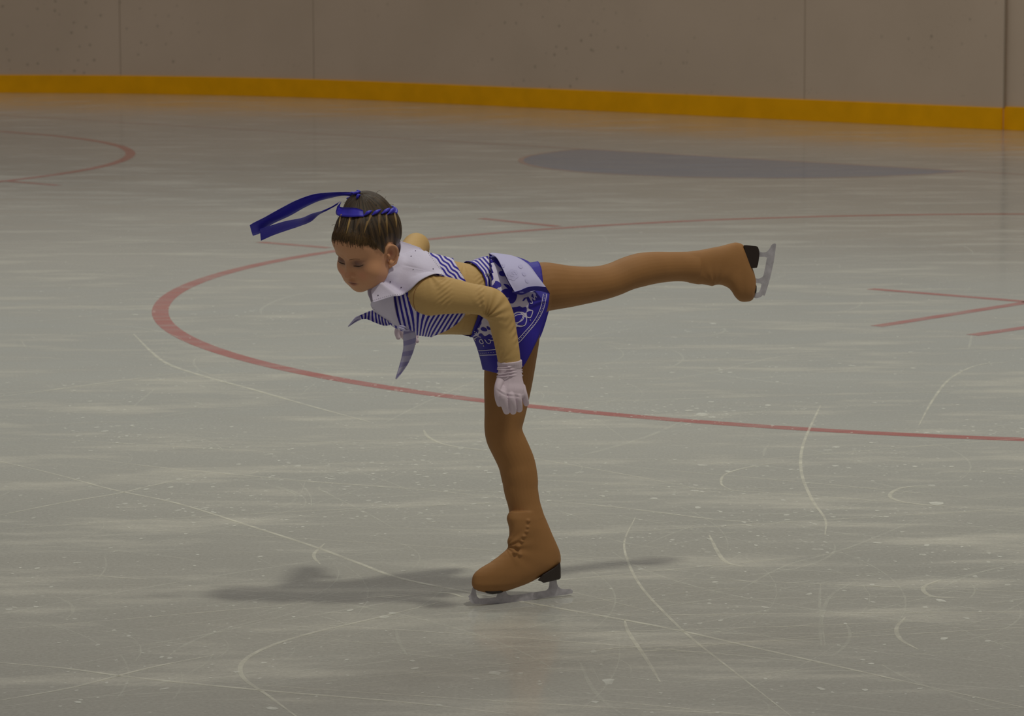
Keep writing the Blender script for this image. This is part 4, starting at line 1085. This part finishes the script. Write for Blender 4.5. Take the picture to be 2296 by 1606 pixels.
# ---- scarf ends of the tied front
def scarf(name, ups, los, n=6, ph=8.0, material=None, bulge=.006):
    a = catmull(ups, n); b = catmull(los, n); W_ = 9; vs = []; sp_ = []
    L = np.r_[0, np.cumsum(np.linalg.norm(np.diff((a + b)[:, :2] / 2, axis=0), axis=1))]
    for i in range(len(a)):
        for k in range(W_):
            t = k / (W_ - 1); q = a[i] * (1 - t) + b[i] * t
            vs.append(P(q[0], q[1], q[2] - bulge * math.sin(math.pi * t * 2) * math.sin(math.pi * i / (len(a) - 1)))); sp_.append(L[i] / ph + t * .35)
    fs = [(i * W_ + k, i * W_ + k + 1, (i + 1) * W_ + k + 1, (i + 1) * W_ + k) for i in range(len(a) - 1) for k in range(W_ - 1)]
    me = pymesh(name, vs, fs); attr(me, 'stripe', np.array(sp_)); o = link(name, me, skater, material)
    s = o.modifiers.new('thickness', 'SOLIDIFY'); s.thickness = .0012; s.offset = 0; return o
s1 = scarf('scarf_end', [(872,722,-.03),(858,710,-.02),(840,697,-.02),(828,698.5,.0),(806,707.5,.0)], [(874,729.5,-.03),(860,730,-.02),(840,723,-.02),(823,716,.0),(808,716.5,.0)], ph=8.2, material=m_stripe)
s1['label'] = 'striped scarf end flying forward under the collar'
s1b = scarf('scarf_tip', [(806,707.5,.0),(796,713,.0),(780.5,732,.005)], [(809,716.8,.0),(797,722.5,.0),(781,733,.005)], ph=60, material=m_under)
s1b.parent = s1
s2 = scarf('scarf_end', [(905,736,-.07),(904,757,-.07),(904.5,780,-.07),(899,808,-.068),(890,839,-.066),(886.5,850,-.066)],
           [(930,744,-.07),(933,757,-.075),(928,784,-.073),(915.5,814,-.07),(900,837,-.067),(888.5,851,-.066)], ph=26, material=m_stripe_rev)
s2['label'] = 'pale scarf end hanging down from the knot'
kn = MB()
loft(kn, [(895,733,-.078,3,4),(901,736,-.08,4.5,5),(909,738.5,-.08,4.5,5),(916,740,-.078,3,4)], n=5)
for (x0, y0, x1, y1) in ((896,731,915,737), (894,735,912,742)): loft(kn, [(x0, y0, -.088, 1.5, 2), ((x0 + x1) / 2, (y0 + y1) / 2 - 1, -.092, 2.5, 3), (x1, y1, -.087, 1.5, 2)], n=5, seg=12)
link('scarf_knot', kn.mesh('scarf_knot'), skater, m_under)

sm_ = MB()
sp2 = [(760 + x / 5.02, 560 + y / 5.02) for x, y in [(1060,304),(960,344),(880,420),(845,500),(840,600),(868,690),(925,738)]]
pts = []
for q in catmull(sp2, 4):
    w0 = drape(sb, q[0], q[1], .0003)
    if w0 is not None: pts.append(tuple(w0) + (.0008, .0010))
loft(sm_, pts, n=2, seg=8, world=True, ref=_FW)
link('armhole_seam', sm_.mesh('armhole_seam'), suit, mat('brown_seam', (0.30, 0.15, 0.06), .7, .2))

# ---- gloves
for HD, cuff in ((HAND_N, True), (HAND_F, False)):
    mb = MB(); add_hand(mb, HD, .0)
    if cuff:
        loft(mb, [(1142.5,810,-.205,27.6,26.5),(1143,818,-.205,27.6,25),(1143.2,826,-.206,26.8,22)], n=5, capk=.15)
        for y, r, sl in ((823,27.3,-1),(829,28.0,.5),(836,28.4,-1),(843,29.0,-.5)):
            ring_ = []
            for k in range(25):
                a = 2 * math.pi * k / 24; ring_.append(tuple(P(1143.2 + r * math.cos(a), y + sl * math.cos(a) * 1.5 + 1.2 * math.sin(a * 2), -.207 + (r * .86) * PX * math.sin(a))) + (.0016, .0014))
            loft(mb, ring_, n=2, seg=8, world=True, ref=UPZ)
    gme = fuse(mb, .0011, 2)
    if cuff:
        co = coords(gme); nm = normals(gme); p2 = projn(co)
        # knuckle crease sweeping across the back of the hand
        yc = 873 + (p2[:, 0] - 1118) * .35 + 3 * np.sin((p2[:, 0] - 1118) * .1)
        f_ = (np.exp(-((p2[:, 1] - yc) / 2.2) ** 2) - 1.1 * np.exp(-((p2[:, 1] - yc - 5) / 2.2) ** 2)) * np.clip((p2[:, 0] - 1112) / 10, 0, 1) * np.clip((1172 - p2[:, 0]) / 12, 0, 1) * np.clip(nm @ np.array(-_FW), 0, 1)
        co = co + nm * (f_ * .0010)[:, None]; setco(gme, co)
    g_ = link('glove', gme, skater, m_glove); g_['label'] = 'white cotton glove of the near hand' if cuff else 'white cotton glove of the far hand below the chest'

# ---- skates
def extrude_poly(mb, poly, d, half, bevel=0.0, m=0):
    n = len(poly); a = [P(x, y, d - half) for x, y in poly]; b = [P(x, y, d + half) for x, y in poly]
    tr = tessellate_polygon([[Vector((x, y, 0)) for x, y in poly]])
    mb.add(a + b, [tuple(t) for t in tr] + [tuple(k + n for k in t[::-1]) for t in tr] + [((k + 1) % n, k, k + n, (k + 1) % n + n) for k in range(n)], m)
def zb(p): return [(1000 + x / 5.734, 1100 + y / 5.734) for x, y in p]
def zr(p): return [(1500 + x / 8.2, 520 + y / 8.2) for x, y in p]
blade1 = zb([(285,1365),(318,1330),(335,1275),(345,1240),(375,1250),(385,1300),(392,1340),(405,1370),(430,1388),(560,1384),(640,1375),(655,1350),(665,1300),(720,1285),(765,1285),(778,1315),(795,1338),(830,1350),(1000,1332),(1290,1285),(1315,1262),(1325,1225),(1330,1165),(1422,1150),(1428,1200),(1442,1235),(1475,1262),(1520,1270),(1600,1268),(1622,1280),(1632,1300),(1625,1322),(1560,1338),(1300,1374),(1000,1428),(800,1448),(650,1455),(520,1458),(400,1461),(370,1452),(350,1462),(335,1440),(318,1445),(310,1412),(292,1408),(300,1385)])
heel1 = zb([(1175,1156),(1240,1085),(1380,1000),(1430,960),(1468,920),(1476,1000),(1477,1130),(1455,1145),(1250,1192),(1225,1172)])
blade2 = zr([(1650,335),(1682,372),(1740,380),(1790,370),(1820,345),(1845,315),(1880,250),(1905,225),(1945,212),(1966,222),(1968,250),(1950,400),(1925,560),(1895,700),(1860,850),(1830,960),(1800,1050),(1780,1120),(1760,1172),(1740,1175),(1725,1160),(1700,1190),(1680,1200),(1640,1215),(1600,1225),(1550,1205),(1560,1120),(1620,1122),(1655,1108),(1678,1060),(1700,962),(1670,948),(1615,944),(1590,930),(1590,855),(1640,862),(1670,855),(1715,832),(1738,800),(1748,750),(1775,620),(1800,475),(1760,462),(1700,462),(1650,462)])
heel2 = zr([(1375,245),(1430,245),(1600,262),(1632,275),(1652,320),(1664,400),(1655,500),(1640,590),(1618,662),(1560,668),(1530,672),(1490,620),(1450,540),(1415,430),(1395,330)])
for nm_, bl_, hl_, d0, plate, lab in (('a', blade1, heel1, 0.0, zb([(500,1300),(700,1290),(740,1305),(690,1325),(600,1335),(520,1325)]), 'black-heeled skate standing on the ice'),
                           ('b', blade2, heel2, -.05, zr([(1595,960),(1612,1000),(1612,1080),(1600,1140),(1580,1120),(1580,980)]), 'black-heeled skate on the raised foot')):
    sk_ = bpy.data.objects.new('ice_skate', None); COL.objects.link(sk_); sk_.empty_display_size = .05; sk_.parent = skater; sk_['label'] = lab
    for nm2, poly_, hw, mt in (('heel', hl_, .026, m_black), ('sole', plate, .022, m_black), ('blade', bl_, .0022, m_steel)):
        mb = MB(); extrude_poly(mb, poly_, d0, hw); me = mb.mesh(nm2, False)
        bm = bmesh.new(); bm.from_mesh(me); bmesh.ops.recalc_face_normals(bm, faces=bm.faces[:]); bm.to_mesh(me); bm.free()
        o_ = link(nm2, me, sk_, mt)
        if hw > .01:
            bv = o_.modifiers.new('bevel', 'BEVEL'); bv.width = .003; bv.segments = 2; bv.limit_method = 'ANGLE'
